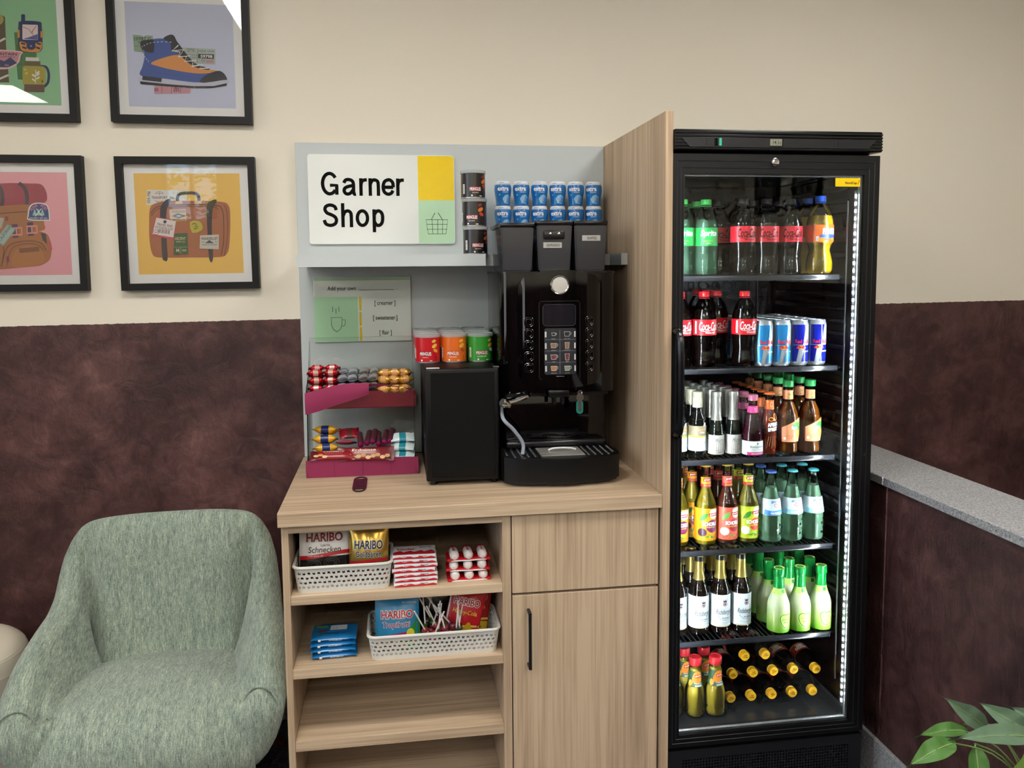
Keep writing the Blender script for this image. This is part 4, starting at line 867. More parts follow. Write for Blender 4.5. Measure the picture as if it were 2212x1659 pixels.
for k, x in enumerate((.272, .302, .329)):
    for L_ in range(2):
        sweet('gold', x + random.uniform(-.003, .003), -.284 + L_ * .016 + random.uniform(-.004, .004), 1.142 + L_ * .025, random.uniform(-25, 25), -18, f'gold foil sweet on the upper tray, {ORD[k]} column, {("lower", "upper")[L_]} front one', 'gold sweets on the upper tray')
    sweet('gold', x, -.238, 1.185, random.uniform(-30, 30), -8, f'gold foil sweet on the upper tray, {ORD[k]} column, rear one', 'gold sweets on the upper tray')
def pack(name, label, cat, me, loc, rz, rx, ry=0, group=None, prn=None, nm='wrapper'):
    t = thing(name, label, cat, loc, group); t.rotation_euler = (math.radians(rx), math.radians(ry), math.radians(rz))
    o = bpy.data.objects.new(nm, me); COL.objects.link(o); o.parent = t
    if prn: prn(t)
    return t
YB = pillow(.080, .054, .027, (M('#d6a021', .3), M('#c9951c', .35), M('#1d2a66', .3)), fin=.10)
for k in range(4):
    pack('biscuit_packet', f'yellow and blue biscuit packet, {["bottom one", "second", "third", "top one"][k]} of the pile on lower tray', 'snack packet', YB, (.088 + .004 * (k % 2), -.262 + .012 * k, .936 + .0255 * k), random.uniform(-12, 8), -16, 0, 'yellow biscuit packets on the lower tray')
RB = pillow(.060, .045, .014, (M('#8a1626', .3), M('#7a1220', .35), M('#5a2a22', .3)))
pack('biscuit_packet', 'dark red biscuit packet behind the peanut bar', 'snack packet', RB, (.160, -.222, 1.008), 8, 35); pack('biscuit_packet', 'flat pink red biscuit packet under the dark red one', 'snack packet', pillow(.062, .04, .010, (M('#a8384e', .35), M('#98283e', .35))), (.152, -.250, .985), -6, -20)
for k in range(6):
    t = thing('chocolate_roll', f'brown wrapped chocolate roll, {ORD[k]} from the yellow packets', 'sweet', (.196 + k * .0175, -.268 + .004 * (k % 2), .985 + .004 * (k % 3)), 'brown chocolate rolls on the lower tray'); t.rotation_euler = (math.radians(-62), 0, math.radians(random.uniform(-14, 6)))
    MB().lathe([(.0085, -.0), (.0095, .002), (.0095, .052), (.0085, .054)], 14).build('wrapper', M('#5a3038', .3, metal=.3), t)
    MB().lathe([(.003, -.006), (.0075, -.004), (.0085, .0), (.0085, .001)], 14).build('foil_end', FO('#c0307a'), t)
def bar_print(body, sub, img, w):
    def f(t):
        p = Print(off=.0012); p.text(body, -.005, .010, w * .42, .008, M('#e8d8c0', .4), .02)
        if sub: p.text(sub, -.005, .001, w * .36, .0045, M('#e08a70', .4), .01)
        for k in range(img): p.poly(ell(-w * .38 + k * w * .085, -.010 + .004 * math.sin(k * 2.1), .008, .0055, 10), M(['#d2a06a', '#c08a50', '#e0b883'][k % 3], .5))
        hw = (.046 if w > .15 else .034) * .45
        p.build('print', t, lambda u, v, o: (u, v * hw / .0207, .008 + .0083 * max(0, 1 - min(1, abs(v * hw / .0207) / hw) ** 2.857) ** .35 + o - .0008), stepz=.003)
    return f
pack('snack_bar', 'dark red peanut bar with nuts printed on its wrapper', 'snack bar', pillow(.165, .046, .016, (M('#7a1220', .28), M('#6a0e1a', .3))), (.212, -.302, .962), -3, 58, 0, None, bar_print('Erdnüsse', 'gesalzen', 10, .165))
pack('snack_bar', 'red cranberry bar lying along the edge of the lower tray', 'snack bar', pillow(.145, .034, .016, (M('#8f1a26', .28), M('#5a0e16', .3))), (.124, -.305, .960), -1, 40, 0, None, bar_print('Cranberry', 'Crunchy', 3, .145))
pack('snack_bar', 'pale nut bar half hidden under the peanut bar', 'snack bar', pillow(.075, .03, .014, (M('#c8a878', .3), M('#7a1a22', .3))), (.225, -.300, .955), 2, 30)
TB = pillow(.070, .046, .016, (M('#d5e4e4', .3), M('#c5d8da', .3), M('#2a8fa0', .3)), fin=.09)
for k in range(3): pack('mint_packet', f'white and teal packet, {["bottom", "middle", "top"][k]} of the pile on lower tray', 'snack packet', TB, (.3205, -.285 + .016 * k, .947 + .0235 * k), random.uniform(-8, 8), 22, 0, 'white and teal packets on the lower tray')

# ================================================================== lattice baskets
BASK = M('#d6d4cc', .45)
def basket(label, x0, x1, y0, y1, z0, h):
    t = thing('plastic_basket', label, 'basket', ((x0 + x1) / 2, (y0 + y1) / 2, z0)); ix = .008
    corners = [(x0, y0), (x1, y0), (x1, y1), (x0, y1)]; rad = .022
    def loop(ins):                                            # rounded rectangle outline, densely sampled by arc length
        pts = []
        for cx_, cy_, a in ((x1 - ins - rad, y0 + ins + rad, -90), (x1 - ins - rad, y1 - ins - rad, 0), (x0 + ins + rad, y1 - ins - rad, 90), (x0 + ins + rad, y0 + ins + rad, 180)):
            pts += ell(cx_, cy_, rad, rad, 6, a, a + 90)
        return [Vector(p) for p in pts]
    def sample(ins, n):
        P = loop(ins); P.append(P[0]); d = [0]
        for a, b in zip(P, P[1:]): d.append(d[-1] + (b - a).length)
        out = []; j = 0
        for k in range(n):
            s = d[-1] * k / n
            while d[j + 1] < s: j += 1
            out.append(P[j] + (P[j + 1] - P[j]) * ((s - d[j]) / max(d[j + 1] - d[j], 1e-9)))
        return out
    per = 2 * ((x1 - x0) + (y1 - y0)) - 8 * rad + 2 * math.pi * rad; NC = int(per / .0128) * 1; n8 = NC * 4
    top = sample(0, n8); bot = sample(ix, n8); rows = 4; zb, zt = .010, h - .010
    def P(k, z, o=0.0):
        q = z / h; p = bot[k % n8] * (1 - q) + top[k % n8] * q; c = Vector(((x0 + x1) / 2, (y0 + y1) / 2)); d = (p - c)
        if o: d2 = Vector((d.x / (x1 - x0), d.y / (y1 - y0))); p = p - Vector((math.copysign(o, d.x) if abs(d2.x) > .46 else 0, math.copysign(o, d.y) if abs(d2.y) > .44 else 0))
        return (p.x, p.y, z0 + z)
    m = MB(); ch = (zt - zb) / rows
    for c in range(NC):
        for r in range(rows):
            sh = 2 if r % 2 else 0; k0 = c * 4 + sh; za = zb + r * ch; zc_ = za + ch
            outer = [(k0, za), (k0 + 2, za), (k0 + 4, za), (k0 + 4, (za + zc_) / 2), (k0 + 4, zc_), (k0 + 2, zc_), (k0, zc_), (k0, (za + zc_) / 2)]
            kc, zm = k0 + 2, (za + zc_) / 2
            sgn = 1 if (c + r) % 2 else -1
            hole = [(-.6, -.30), (0, -.34 if sgn > 0 else -.12), (.6, -.30), (.85, 0), (.6, .30), (0, .34 if sgn < 0 else .12), (-.6, .30), (-.85, 0)]
            def PF(kf, z, o=0.0):
                a = math.floor(kf); f = kf - a; A, B = P(a, z, o), P(a + 1, z, o); return tuple(A[i] + (B[i] - A[i]) * f for i in range(3))
            base = len(m.v)
            m.v += [PF(k, z) for k, z in outer] + [PF(kc + 1.45 * u, zm + ch * .92 * v) for u, v in hole] + [PF(kc + 1.45 * u, zm + ch * .92 * v, .0022) for u, v in hole]
            for i in range(8):
                j = (i + 1) % 8; m.f += [(base + i, base + j, base + 8 + j, base + 8 + i), (base + 8 + i, base + 8 + j, base + 16 + j, base + 16 + i)]; m.mi += [0, 0]
    m.build('lattice', BASK, t, True, fix=False, ang=30)
    m = MB(); kk = list(range(n8))
    for za, zc_ in ((0, zb), (zt, h)):
        b = len(m.v); m.v += [P(k, za) for k in kk] + [P(k, zc_) for k in kk]; m.f += [(b + k, b + (k + 1) % n8, b + n8 + (k + 1) % n8, b + n8 + k) for k in kk]; m.mi += [0] * n8
    m.build('wall_band', BASK, t, True, ang=40)
    MB().tube([Vector((p.x, p.y, z0 + h)) for p in top + top[:1]], .0042, 8, cap=False).build('rim', BASK, t, True)
    lo = loop(ix); MB().prism([(p.x, p.y) for p in lo], z0 + .0005, z0 + .003, 'z').build('floor', BASK, t, True)
basket('white lattice basket holding liquorice and gold gummy bags', .030, .283, -.632, -.462, .6743, .070)
basket('white lattice basket holding lollipops and blue gummy bags', .216, .5675, -.630, -.455, .4773, .066)

# ================================================================== gummy bags
def bag(label, loc, rx, rz, ry, w, h, th, back, top_h, draw, bits=None, group=None):
    """standing foil bag: pillow shape with a crimped top seam"""
    t = thing('gummy_bag', label, 'sweets bag', loc, group); t.rotation_euler = (math.radians(rx), math.radians(ry), math.radians(rz))
    def thick(x, z):
        u = min(max(x / w + .5, 0), 1); v = min(max(z / h, 0), 1)
        return th * (max(math.sin(math.pi * u), 0) ** .55) * (max(math.sin(math.pi * min(v / .93, 1)), 0) ** .6 if v < .93 else 0) * (1.15 - .4 * v) + .0012 * math.sin(u * 19 + v * 7) * (1 - abs(2 * u - 1)) + .0007
    front = lambda u, v: (w * (u - .5), -thick(w * (u - .5), h * v), h * v)
    rear = lambda u, v: (w * (u - .5), thick(w * (u - .5), h * v), h * v)
    m = MB().grid(front, 22, 22); m.grid(rear, 10, 10, 1); m.build('foil', [back, back], t, ang=70)
    m = MB(); 
    for k in range(24): m.box(-w / 2 + k * w / 24, -.0016, h * .955, -w / 2 + (k + .6) * w / 24, .0016, h * 1.0)
    m.build('top_seam_crease', back, t)
    p = Print(dl=.0001, off=.0005); draw(p, w, h); p.build('print', t, lambda u, v, o: (u, -thick(u, v) - o, v), step=.012, stepz=.012)
    if bits:
        for x, z, rr, mt in bits: MB().lathe([(0, -rr * .55), (rr * .8, -rr * .35), (rr, 0), (rr * .8, rr * .35), (0, rr * .55)], 12, at(x, -thick(x, z) * .96, z, 90)).build('gummy', mt, t)
    return t
RED = M('#c21824', .35); MAR = M('#8a1f2a', .35); WHT = M('#eceae6', .35); BLK = M('#141214', .3)
def wave(p, w, z, a, th, mat): p.polys([[(x0, z + a * math.sin(x0 / w * 3.2)), (x1, z + a * math.sin(x1 / w * 3.2)), (x1, z + th + a * math.sin(x1 / w * 3.2)), (x0, z + th + a * math.sin(x0 / w * 3.2))] for x0, x1 in [(-w * .49 + w * .98 * i / 8, -w * .49 + w * .98 * (i + 1) / 8) for i in range(8)]], mat)
def d_schn(p, w, h):
    p.poly(rect(-w * .49, h * .05, w * .49, h * .44), M('#1d1b1c', .12, coat=.5)); wave(p, w, h * .43, .006, .010, RED)
    p.text('HARIBO', 0, h * .76, w * .74, h * .16, WHT, .09); p.text('HARIBO', 0, h * .76, w * .72, h * .15, MAR, .03)
    p.text('Lakritz', w * .02, h * .63, w * .18, h * .045, BLK, .01); p.text('Schnecken', 0, h * .555, w * .64, h * .10, BLK, .012, .1)
    for x, z, r in ((-.028, .045, .019), (.018, .05, .02), (-.005, .028, .017)):
        for q in (1, .72, .44): p.line(ell(x, z, r * q, r * q * .8, 16), .0022, M('#3a3838', .2), True)
    p.text('lecker lakritz süß', -w * .18, h * .452, w * .3, h * .025, WHT)
def d_gold(p, w, h):
    p.poly(rect(-w * .48, h * .03, w * .48, h * .30), M('#4a2a22', .2)); wave(p, w, h * .29, .004, .008, RED)
    p.text('HARIBO', 0, h * .60, w * .74, h * .17, WHT, .09); p.text('HARIBO', 0, h * .60, w * .72, h * .155, BLK, .03); p.text('Goldbären', 0, h * .44, w * .66, h * .11, WHT, .07); p.text('Goldbären', 0, h * .44, w * .65, h * .10, BLK, .02)
    for k in range(9): p.poly(ell(-w * .40 + k * w * .1, h * (.10 + .08 * (k % 2)), w * .045, h * .035, 10), M(['#b8342a', '#c9a83a', '#d8d8c8', '#6a8a3a'][k % 4], .2))
    p.poly(ell(w * .22, h * .26, w * .15, h * .035), WHT)
def d_trop(p, w, h):
    p.blob([(w * .10, h * .02), (w * .49, h * .02), (w * .49, h * .55), (w * .30, h * .40), (w * .05, h * .2)], M('#2f8f3a', .3)); p.poly([(-w * .49, h * .03), (w * .05, h * .03), (w * .12, h * .24), (-w * .49, h * .26)], M('#6a4a38', .2)); wave(p, w * .7, h * .25, .004, .008, M('#b01f5a', .3))
    p.text('HARIBO', 0, h * .66, w * .74, h * .17, WHT, .10); p.text('HARIBO', 0, h * .66, w * .72, h * .15, RED, .03); p.text('Tropifrutti', -w * .02, h * .46, w * .64, h * .15, WHT, .06, .1); p.text('Tropifrutti', -w * .02, h * .46, w * .62, h * .135, M('#7a1f6a', .3), .015, .1)
    p.text('für unterwegs', w * .28, h * .87, w * .32, h * .04, WHT)
    for k, c in enumerate(('#c9a83a', '#9aa83a', '#a83a5a', '#c9b86a', '#d98a2a', '#7a8f3a')): p.poly(ell(-w * .40 + k * w * .13, h * (.10 + .06 * (k % 2)), w * .07, h * .05, 10), M(c, .15))
    p.poly(ell(w * .30, h * .30, w * .09, h * .09), M('#d8c83a', .3)); p.poly(ell(w * .40, h * .18, w * .06, h * .06), M('#d9762a', .3))
def d_cola(p, w, h):
    p.poly(rect(-w * .49, h * .02, w * .49, h * .20), M('#d8b01f', .3)); wave(p, w, h * .19, .006, .006, M('#e8d060', .3))
    p.text('HARIBO', 0, h * .72, w * .78, h * .17, WHT, .09); p.text('HARIBO', 0, h * .72, w * .76, h * .15, M('#b01420', .35), .03); p.text('Happy-Cola', 0, h * .50, w * .7, h * .12, M('#e8c83a', .3), .012, .1)
    for k in range(4): p.poly(rect(-w * .36 + k * w * .2, h * .05, -w * .30 + k * w * .2, h * .15, .003), M('#6a2a1a', .2))
    p.blob([(w * .05, h * .10), (w * .12, h * .30), (w * .22, h * .30), (w * .3, h * .1)], M('#d8b01f', .3))
def d_share(p, w, h):
    for k in range(9): p.poly(rect(-w * .46 + k * w * .104, h * .80, -w * .42 + k * w * .104, h * .96), M('#b01a24', .35))
    p.text('Zum Teilen', w * .28, h * .84, w * .3, h * .06, WHT, .01)
def d_plain(p, w, h): p.poly(rect(-w * .4, h * .6, w * .4, h * .8), M('#3a3a3e', .4)); p.text('Salzbrezel', 0, h * .7, w * .5, h * .1, WHT)
bag('black and red sharing bag behind the liquorice bag', (.160, -.50, .679), -10, 2, 0, .19, .158, .018, BLK, .1, d_share)
bag('white and black bag of liquorice wheels in basket', (.105, -.570, .683), -13, 3, 1, .132, .154, .022, WHT, .1, d_schn)
bag('gold bag of fruit gummies beside the liquorice wheels', (.2205, -.575, .686), -9, -3, 1, .104, .152, .019, M('#c9a24a', .22, metal=.75), .1, d_gold)
bag('blue gummy bag at the back of the lower basket', (.293, -.530, .488), -10, 2, 0, .116, .146, .012, M('#1f6f9a', .3), .1, d_trop)
bag('blue gummy bag in the front corner of the lower basket', (.293, -.583, .488), -12, -2, 0, .118, .140, .016, M('#2a86b4', .28), .1, d_trop)
bag('black snack bag behind the lollipops', (.405, -.485, .488), -8, 0, 0, .12, .145, .016, BLK, .1, d_plain)
bag('red cola gummy bag tilted beside the lollipops', (.462, -.550, .498), -12, -4, 15, .098, .130, .015, RED, .1, d_cola)
bag('red cola gummy bag squeezed against the shelf side', (.498, -.512, .498), -10, -4, 9, .090, .130, .012, M('#b3161f', .32), .1, d_cola)
# ------------------------------------------------------------------ lollipops
random.seed(23); WRAP = [('#7a1f2a', 'dark red'), ('#2f5a2a', 'green'), ('#3a1f1a', 'dark brown'), ('#8a2a4a', 'plum'), ('#5a3a1a', 'caramel brown'), ('#a8324a', 'pink')]
for k in range(16):
    x = .368 + (k % 6) * .019 + random.uniform(-.006, .006); y = -.603 + (k // 6) * .025 + random.uniform(-.003, .003); z = .520 + .010 * (k // 6) + random.uniform(-.004, .012)
    wc, wn = WRAP[(k * 5 + k // 6) % 6]; t = thing('lollipop', f'{wn} wrapped lollipop with white stick, {ORD[k // 6]} row of the basket', 'lollipop', (x, y, z), 'lollipops in the lower basket'); t.rotation_euler = (random.uniform(-.6, .5), random.uniform(-.75, .75), random.uniform(0, 6))
    MB().lathe([(0, -.0125), (.008, -.010), (.0122, -.003), (.0122, .004), (.0085, .0105), (.004, .0135), (.0075, .0165), (.009, .020), (.002, .020)], 12).build('wrapper', M(wc, .18, coat=.5), t)
    MB().tube([(0, 0, .010), (0, 0, .092)], .0021, 7).build('stick', M('#e9e7e0', .5), t)
# ------------------------------------------------------------------ chocolate packs
KIN = None
def riegel():
    t = bpy.data.objects.new('chocolate_pack', None); COL.objects.link(t); w, d, h = .115, .075, .0115
    MB().box(-w / 2, -d / 2, 0, w / 2, d / 2, h, .003, 2).build('wrapper', M('#d8dcde', .3), t); R2 = M('#c0202a', .3)
    p = Print(off=.0002); n = 12
    p.polys([[(-w * .48 + w * .96 * i / n, .001), (-w * .48 + w * .96 * (i + 1) / n, .001), (-w * .48 + w * .96 * (i + 1) / n, .004 + .0028 * ((i + 1) % 3) / 2), (-w * .48 + w * .96 * i / n, .004 + .0028 * (i % 3) / 2)] for i in range(n)], R2)
    p.text('kinder', -.02, .0072, .022, .0035, R2, .02); p.text('Riegel', .022, .0074, .02, .0035, M('#3a1a16', .4), .02); p.build('print', t, on_y(-d / 2))
    p = Print(off=.0002); p.polys([[(-w * .48 + w * .96 * i / n, -d * .46), (-w * .48 + w * .96 * (i + 1) / n, -d * .46), (-w * .48 + w * .96 * (i + 1) / n, -d * .2 + .006 * ((i + 1) % 3)), (-w * .48 + w * .96 * i / n, -d * .2 + .006 * (i % 3))] for i in range(n)], R2)
    p.text('kinder', -.02, .008, .05, .016, R2, .03); p.text('Riegel', .03, .02, .03, .010, M('#3a1a16', .4), .02); p.build('top_print', t, lambda u, v, o: (u, v, h + o)); return t
rp_ = riegel(); random.seed(5)
for k in range(7): place(rp_, (.3425 + random.uniform(-.003, .003), -.585 + .002 * k, .6743 + k * .0117), random.uniform(-3, 3), f'red and white chocolate bar pack, {ORD[k]} from the bottom of its stack', 'chocolate', 'red and white chocolate bar packs')
delete_tree(rp_)
def joy():
    t = bpy.data.objects.new('chocolate_tray', None); COL.objects.link(t); w, d = .118, .062
    MB().box(-w / 2, -d / 2, 0, w / 2, d / 2, .007, .002).build('tray', M('#b8141e', .25), t)
    p = Print(off=.0002); p.blob([(-w * .4, .0012), (0, .0005), (w * .4, .0012), (w * .3, .0045), (0, .0035), (-w * .3, .0045)], WHT); p.build('print', t, on_y(-d / 2))
    for x in (-.038, 0, .038):
        b = MB().lathe([(0, -.033), (.008, -.031), (.0125, -.024), (.0125, .024), (.008, .031), (0, .033)], 14, at(x, 0, .0136, 90)).build('bar', M('#ddd6d2', .25), t)
        MB().lathe([(0, -.0336), (.0085, -.0314), (.0131, -.0242), (.0131, -.014)], 14, at(x, 0, .0136, 90), cap=False).build('red_end', M('#c01a24', .22), b)
        p = Print(off=.0003); p.text('kinder', 0, .0, .04, .008, M('#7a1a1e', .3), .03); p.build('lettering', b, lambda u, v, o, x=x: (x + (.0125 + o) * math.sin(v / .0125), u * .9, .0136 + (.0125 + o) * math.cos(v / .0125)))
    return t
jp = joy()
for k in range(3): place(jp, (.487 + (.001, -.001, 0)[k], -.578 + .003 * k, .6743 + k * .0266), (1, -2, 1.5)[k], f'red tray of three white chocolate bars, {["bottom", "middle", "top"][k]} of its stack', 'chocolate', 'red chocolate bar trays')
delete_tree(jp)
def tablet():
    t = bpy.data.objects.new('chocolate_tablet', None); COL.objects.link(t); BL = M('#1f78b8', .25, coat=.2)
    me = pillow(.118, .104, .0155, (BL, BL), fin=.05, nu=16, nv=14, wav=.0002); o = bpy.data.objects.new('wrapper', me); COL.objects.link(o); o.parent = t
    p = Print(off=.0003); p.poly(rect(-.012, -.003, .032, .026), M('#c9ced4', .3)); p.poly(rect(-.010, -.001, .012, .012), WHT); p.text('RITTER', .001, .0085, .018, .004, BLK, .03); p.text('SPORT', .001, .0025, .018, .004, BLK, .03)
    p.text('ALPENMILCH', -.002, -.022, .07, .009, M('#16507d', .3), .02); p.poly(rect(-.05, .015, -.02, .024), M('#5a9a3a', .4)); p.blob([(-.046, -.014), (-.02, -.010), (-.014, -.002), (-.034, .002)], M('#5a2f1f', .4))
    p.build('print', t, lambda u, v, o: (u, v, .0152 + o))
    p = Print(off=.0004); p.text('ALPENMILCH', .005, 0, .034, .0042, M('#bcd6ea', .3), .02); p.poly(rect(-.040, -.003, -.033, .003), WHT); p.build('side_print', t, lambda u, v, o: (u, -.0475 - o - .001, .0078 + v)); return t
tp_ = tablet()
for k in range(4): place(tp_, (.1225 + (.002, 0, -.001, .003)[k], -.548, .4773 + k * .0155), (3, 1, 2, -1)[k], f'blue square milk chocolate tablet, {ORD[k]} from the bottom of the stack', 'chocolate', 'blue chocolate tablets')
delete_tree(tp_)
# ================================================================== drinks fridge
FR = M('#050506', .3, spec=.4); FRM = M('#070708', .42, spec=.35); INT = M('#111214', .35); LIP = M('#24262b', .22, spec=.6)
t = thing('drinks_fridge', 'tall black glass-door fridge full of bottles and cans', 'fridge', (1.3205, -.35, 0)); FRIDGE = t
FX0, FX1, IX0, IX1 = 1.0305, 1.6115, 1.062, 1.584
for a, b in ((FX0, IX0), (IX1, FX1)): MB().box(a, -.612, .02, b, -.05, 1.812, .002).build('side_wall', FR, t, True)
MB().box(IX0, -.085, .02, IX1, -.05, 1.812).build('back_wall', INT, t, True)
MB().box(IX0, -.612, 1.775, IX1, -.085, 1.812).build('roof', INT, t, True)
MB().box(IX0, -.612, .150, IX1, -.085, .185).build('floor_tray', M('#1a1b1d', .3), t, True)
# ribs moulded into the side wall and vents in the back
for k in range(35):
    z = .47 + k * .038
    if any(abs(z - q) < .02 for q in (1.48, 1.22, .96, .70, .43)): continue
    MB().box(IX1 - .006, -.56, z, IX1 - .0005, -.12, z + .014, .004, 2).build('wall_rib', M('#17181b', .25), t, True)
for k, w in enumerate((.02, .034, .024, .034, .024)):
    x = 1.285 + (0, .036, .084, .122, .166)[k]; MB().tube([(x + u, -.0875, 1.447 + v) for u, v in rect(0, -.012, w, .012, .0115) + rect(0, -.012, w, .012, .0115)[:1]], .0022, 6, cap=False).build('vent', M('#2a2b2f', .3), t, True)
for x in (1.50, 1.525): MB().box(x, -.092, 1.26, x + .006, -.0855, 1.46, .001).build('back_rail', M('#4a4b50', .3, metal=.6), t, True)
# canopy
c = MB().box(FX0, -.668, 1.8125, FX1, -.052, 1.8665, .003, 2).build('canopy', FR, t, True)
for z in (1.8175, 1.8255, 1.8335, 1.8415, 1.8495, 1.858): MB().box(FX0 + .0005, -.6715, z - .0022, FX1 - .0005, -.667, z + .0022, .001).build('canopy_rib', FRM, c)
MB().prism([(1.046, 1.8445), (1.592, 1.8445), (1.568, 1.8205), (1.070, 1.8205)], -.6728, -.667, 'y').build('control_panel', M('#111216', .35), c)
MB().box(1.285, -.6745, 1.8225, 1.3245, -.6725, 1.8455, .001).build('display_bezel', BLACK, c)
dp = MB().box(1.2885, -.6755, 1.8255, 1.321, -.6742, 1.8425).build('display', M('#8a8d7a', .3), c)
p = Print(off=.0001); p.text('14.1c', 1.3075, 1.834, .023, .0105, M('#16180f', .4), .01); p.build('digits_print', dp, on_y(-.6755))
MB().box(1.136, -.676, 1.8235, 1.1445, -.6722, 1.8425, .001).build('rocker_switch', BLACKGLOSS, c); MB().box(1.1485, -.676, 1.8235, 1.1555, -.6722, 1.8435, .001).build('lit_switch', M('#3fa98a', .2, emit=.25), c)
for x in (1.121, 1.4865): MB().prism(rect(x - .006, 1.826, x + .006, 1.842, .002), -.6738, -.672, 'y').build('blind_plug', M('#0b0b0d', .4), c)
# door
d = MB()
A = [(FX0, .177), (FX1 - .0005, .177), (FX1 - .0005, 1.8045), (FX0, 1.8045)]; B = [(1.0605, .2125), (1.567, .2125), (1.567, 1.7535), (1.0605, 1.7535)]
for k in range(4):
    j = (k + 1) % 4; bar = MB().prism([A[k], A[j], B[j], B[k]], -.660, -.618, 'y').build('door_bar', FRM, t, True)
    (ax, az), (bx_, bz) = A[k], A[j]
    for q in (.35, .7):
        P0 = [a + (b - a) * q for a, b in zip(A[k], B[k])]; P1 = [a + (b - a) * q for a, b in zip(A[j], B[j])]
        MB().tube([(P0[0], -.6602, P0[1]), (P1[0], -.6602, P1[1])], .0013, 6).build('profile_line', M('#1d1e22', .3), bar)
gl = MB().box(1.0595, -.6545, .2115, 1.568, -.6505, 1.7545).build('glass_pane', clear('door_glass', '#f4f8f6', 1.5, .008, .8), t, True)
g = N('spacer_bar'); wv = g.n('TexWave'); wv.bands_direction = 'DIAGONAL'; wv.inputs['Scale'].default_value = 130; g.l(g.coord(), wv.inputs['Vector']); g.col(g.ramp(wv.outputs['Fac'], [(.35, '#2c2d30'), (.6, '#b9bcc0')])); g.set(Roughness=.35, Metallic=.4)
for x0, z0, x1, z1 in ((1.0605, .2125, 1.0645, 1.7535), (1.5605, .2125, 1.567, 1.7535), (1.0645, .2125, 1.5605, .219), (1.0645, 1.749, 1.5605, 1.7535)): MB().box(x0, -.6500, z0, x1, -.640, z1).build('spacer_bar', g.m, t, True)
MB().lathe([(.0105, 0), (.0115, .002), (.0105, .006), (.006, .0075), (0, .007)], 20, at(1.309, -.660, 1.7845, 90)).build('door_lock', CHROME, t, True)
st = MB().box(1.486, -.6552, 1.7225, 1.558, -.6546, 1.7455, .0002).build('maker_sticker', M('#f0c800', .35), t, True)
p = Print(off=.0001); p.text('NordCap', 1.531, 1.7315, .034, .0085, INK, .02); p.line([(1.5505, 1.7285), (1.5555, 1.7395)], .0012, INK); p.build('lettering', st, on_y(-.6552))
h = MB().tube(smooth([(1.041, -.660, 1.342), (1.041, -.692, 1.325), (1.0425, -.697, 1.20), (1.043, -.692, 1.085), (1.0425, -.660, 1.062)], 5), .0105, 10).build('door_handle', M('#0a0a0c', .22), t, True)
for x, z in ((1.596, 1.299), (1.592, .985)): MB().lathe([(.0042, 0), (.0042, .002), (0, .003)], 10, at(x, -.660, z, 90)).build('screw', M('#3a3a3c', .3, metal=.8), t, True)
# plinth grille with round holes
m = MB(); cw = .0085; x0 = 1.072; z0 = .0535
m.box(FX0, -.655, .02, 1.072, -.62, .165); m.box(1.574, -.655, .02, FX1, -.62, .165); m.box(1.072, -.655, .1385, 1.574, -.62, .165); m.box(1.072, -.655, .02, 1.574, -.62, .0535)
for i in range(59):
    for j in range(10):
        xc = x0 + (i + .5) * .5019 / 59; zc = z0 + (j + .5) * cw; b = len(m.v); hw = .5019 / 118; hh = cw / 2
        o = [(-1, -1), (0, -1), (1, -1), (1, 0), (1, 1), (0, 1), (-1, 1), (-1, 0)]; hl = [(math.cos(math.radians(a)) * .0030, math.sin(math.radians(a)) * .0030) for a in (225, 270, 315, 0, 45, 90, 135, 180)]
        m.v += [(xc + u * hw, -.655, zc + v * hh) for u, v in o] + [(xc + u, -.655, zc + v) for u, v in hl] + [(xc + u, -.650, zc + v) for u, v in hl]
        for k in range(8): q = (k + 1) % 8; m.f += [(b + k, b + q, b + 8 + q, b + 8 + k), (b + 8 + k, b + 8 + q, b + 16 + q, b + 16 + k)]; m.mi += [0, 0]
m.build('base_grille', M('#121216', .4), t, True, fix=False)
MB().box(1.07, -.63, .0, 1.58, -.08, .02).build('base', BLACK, t, True)
# shelves
SHZ = [1.486, 1.227, .968, .705, .437]
for z in SHZ:
    s = MB().box(1.066, -.5725, z - .016, 1.555, -.5675, z, .004, 2).build('shelf', LIP, t, True)
    m = MB()
    for k in range(34): m.tube([(1.073 + k * .0149, -.568, z - .006), (1.073 + k * .0149, -.10, z - .006)], .0017, 5)
    for y in (-.555, -.40, -.25, -.105): m.tube([(1.066, y, z - .009), (1.572, y, z - .009)], .0024, 5)
    m.build('wire_grate', M('#1c1d20', .3), s)
# light strip in the front corner
LED = emitter('led_diode', '#f2f6ff', LED_POWER)
for xa, xb, xd in ((1.5595, 1.567, 1.5570), (1.0607, 1.0668, 1.0668)):
    ch = MB().box(xa, -.640, .24, xb, -.624, 1.715, .001).build('led_channel', M('#3a3c40', .3), t, True); m = MB()
    for k in range(72): m.box(xd + (.001 if xd > 1.3 else 0), -.6345, .254 + k * .0203, xd + (.0025 if xd > 1.3 else .0015), -.6315, .262 + k * .0203)
    m.build('led_diode_pattern', LED, ch)
MB().box(1.562, -.590, .30, 1.5650, -.585, 1.69, .0006).build('corner_rail', M('#8a8e94', .3, metal=.9), t, True)
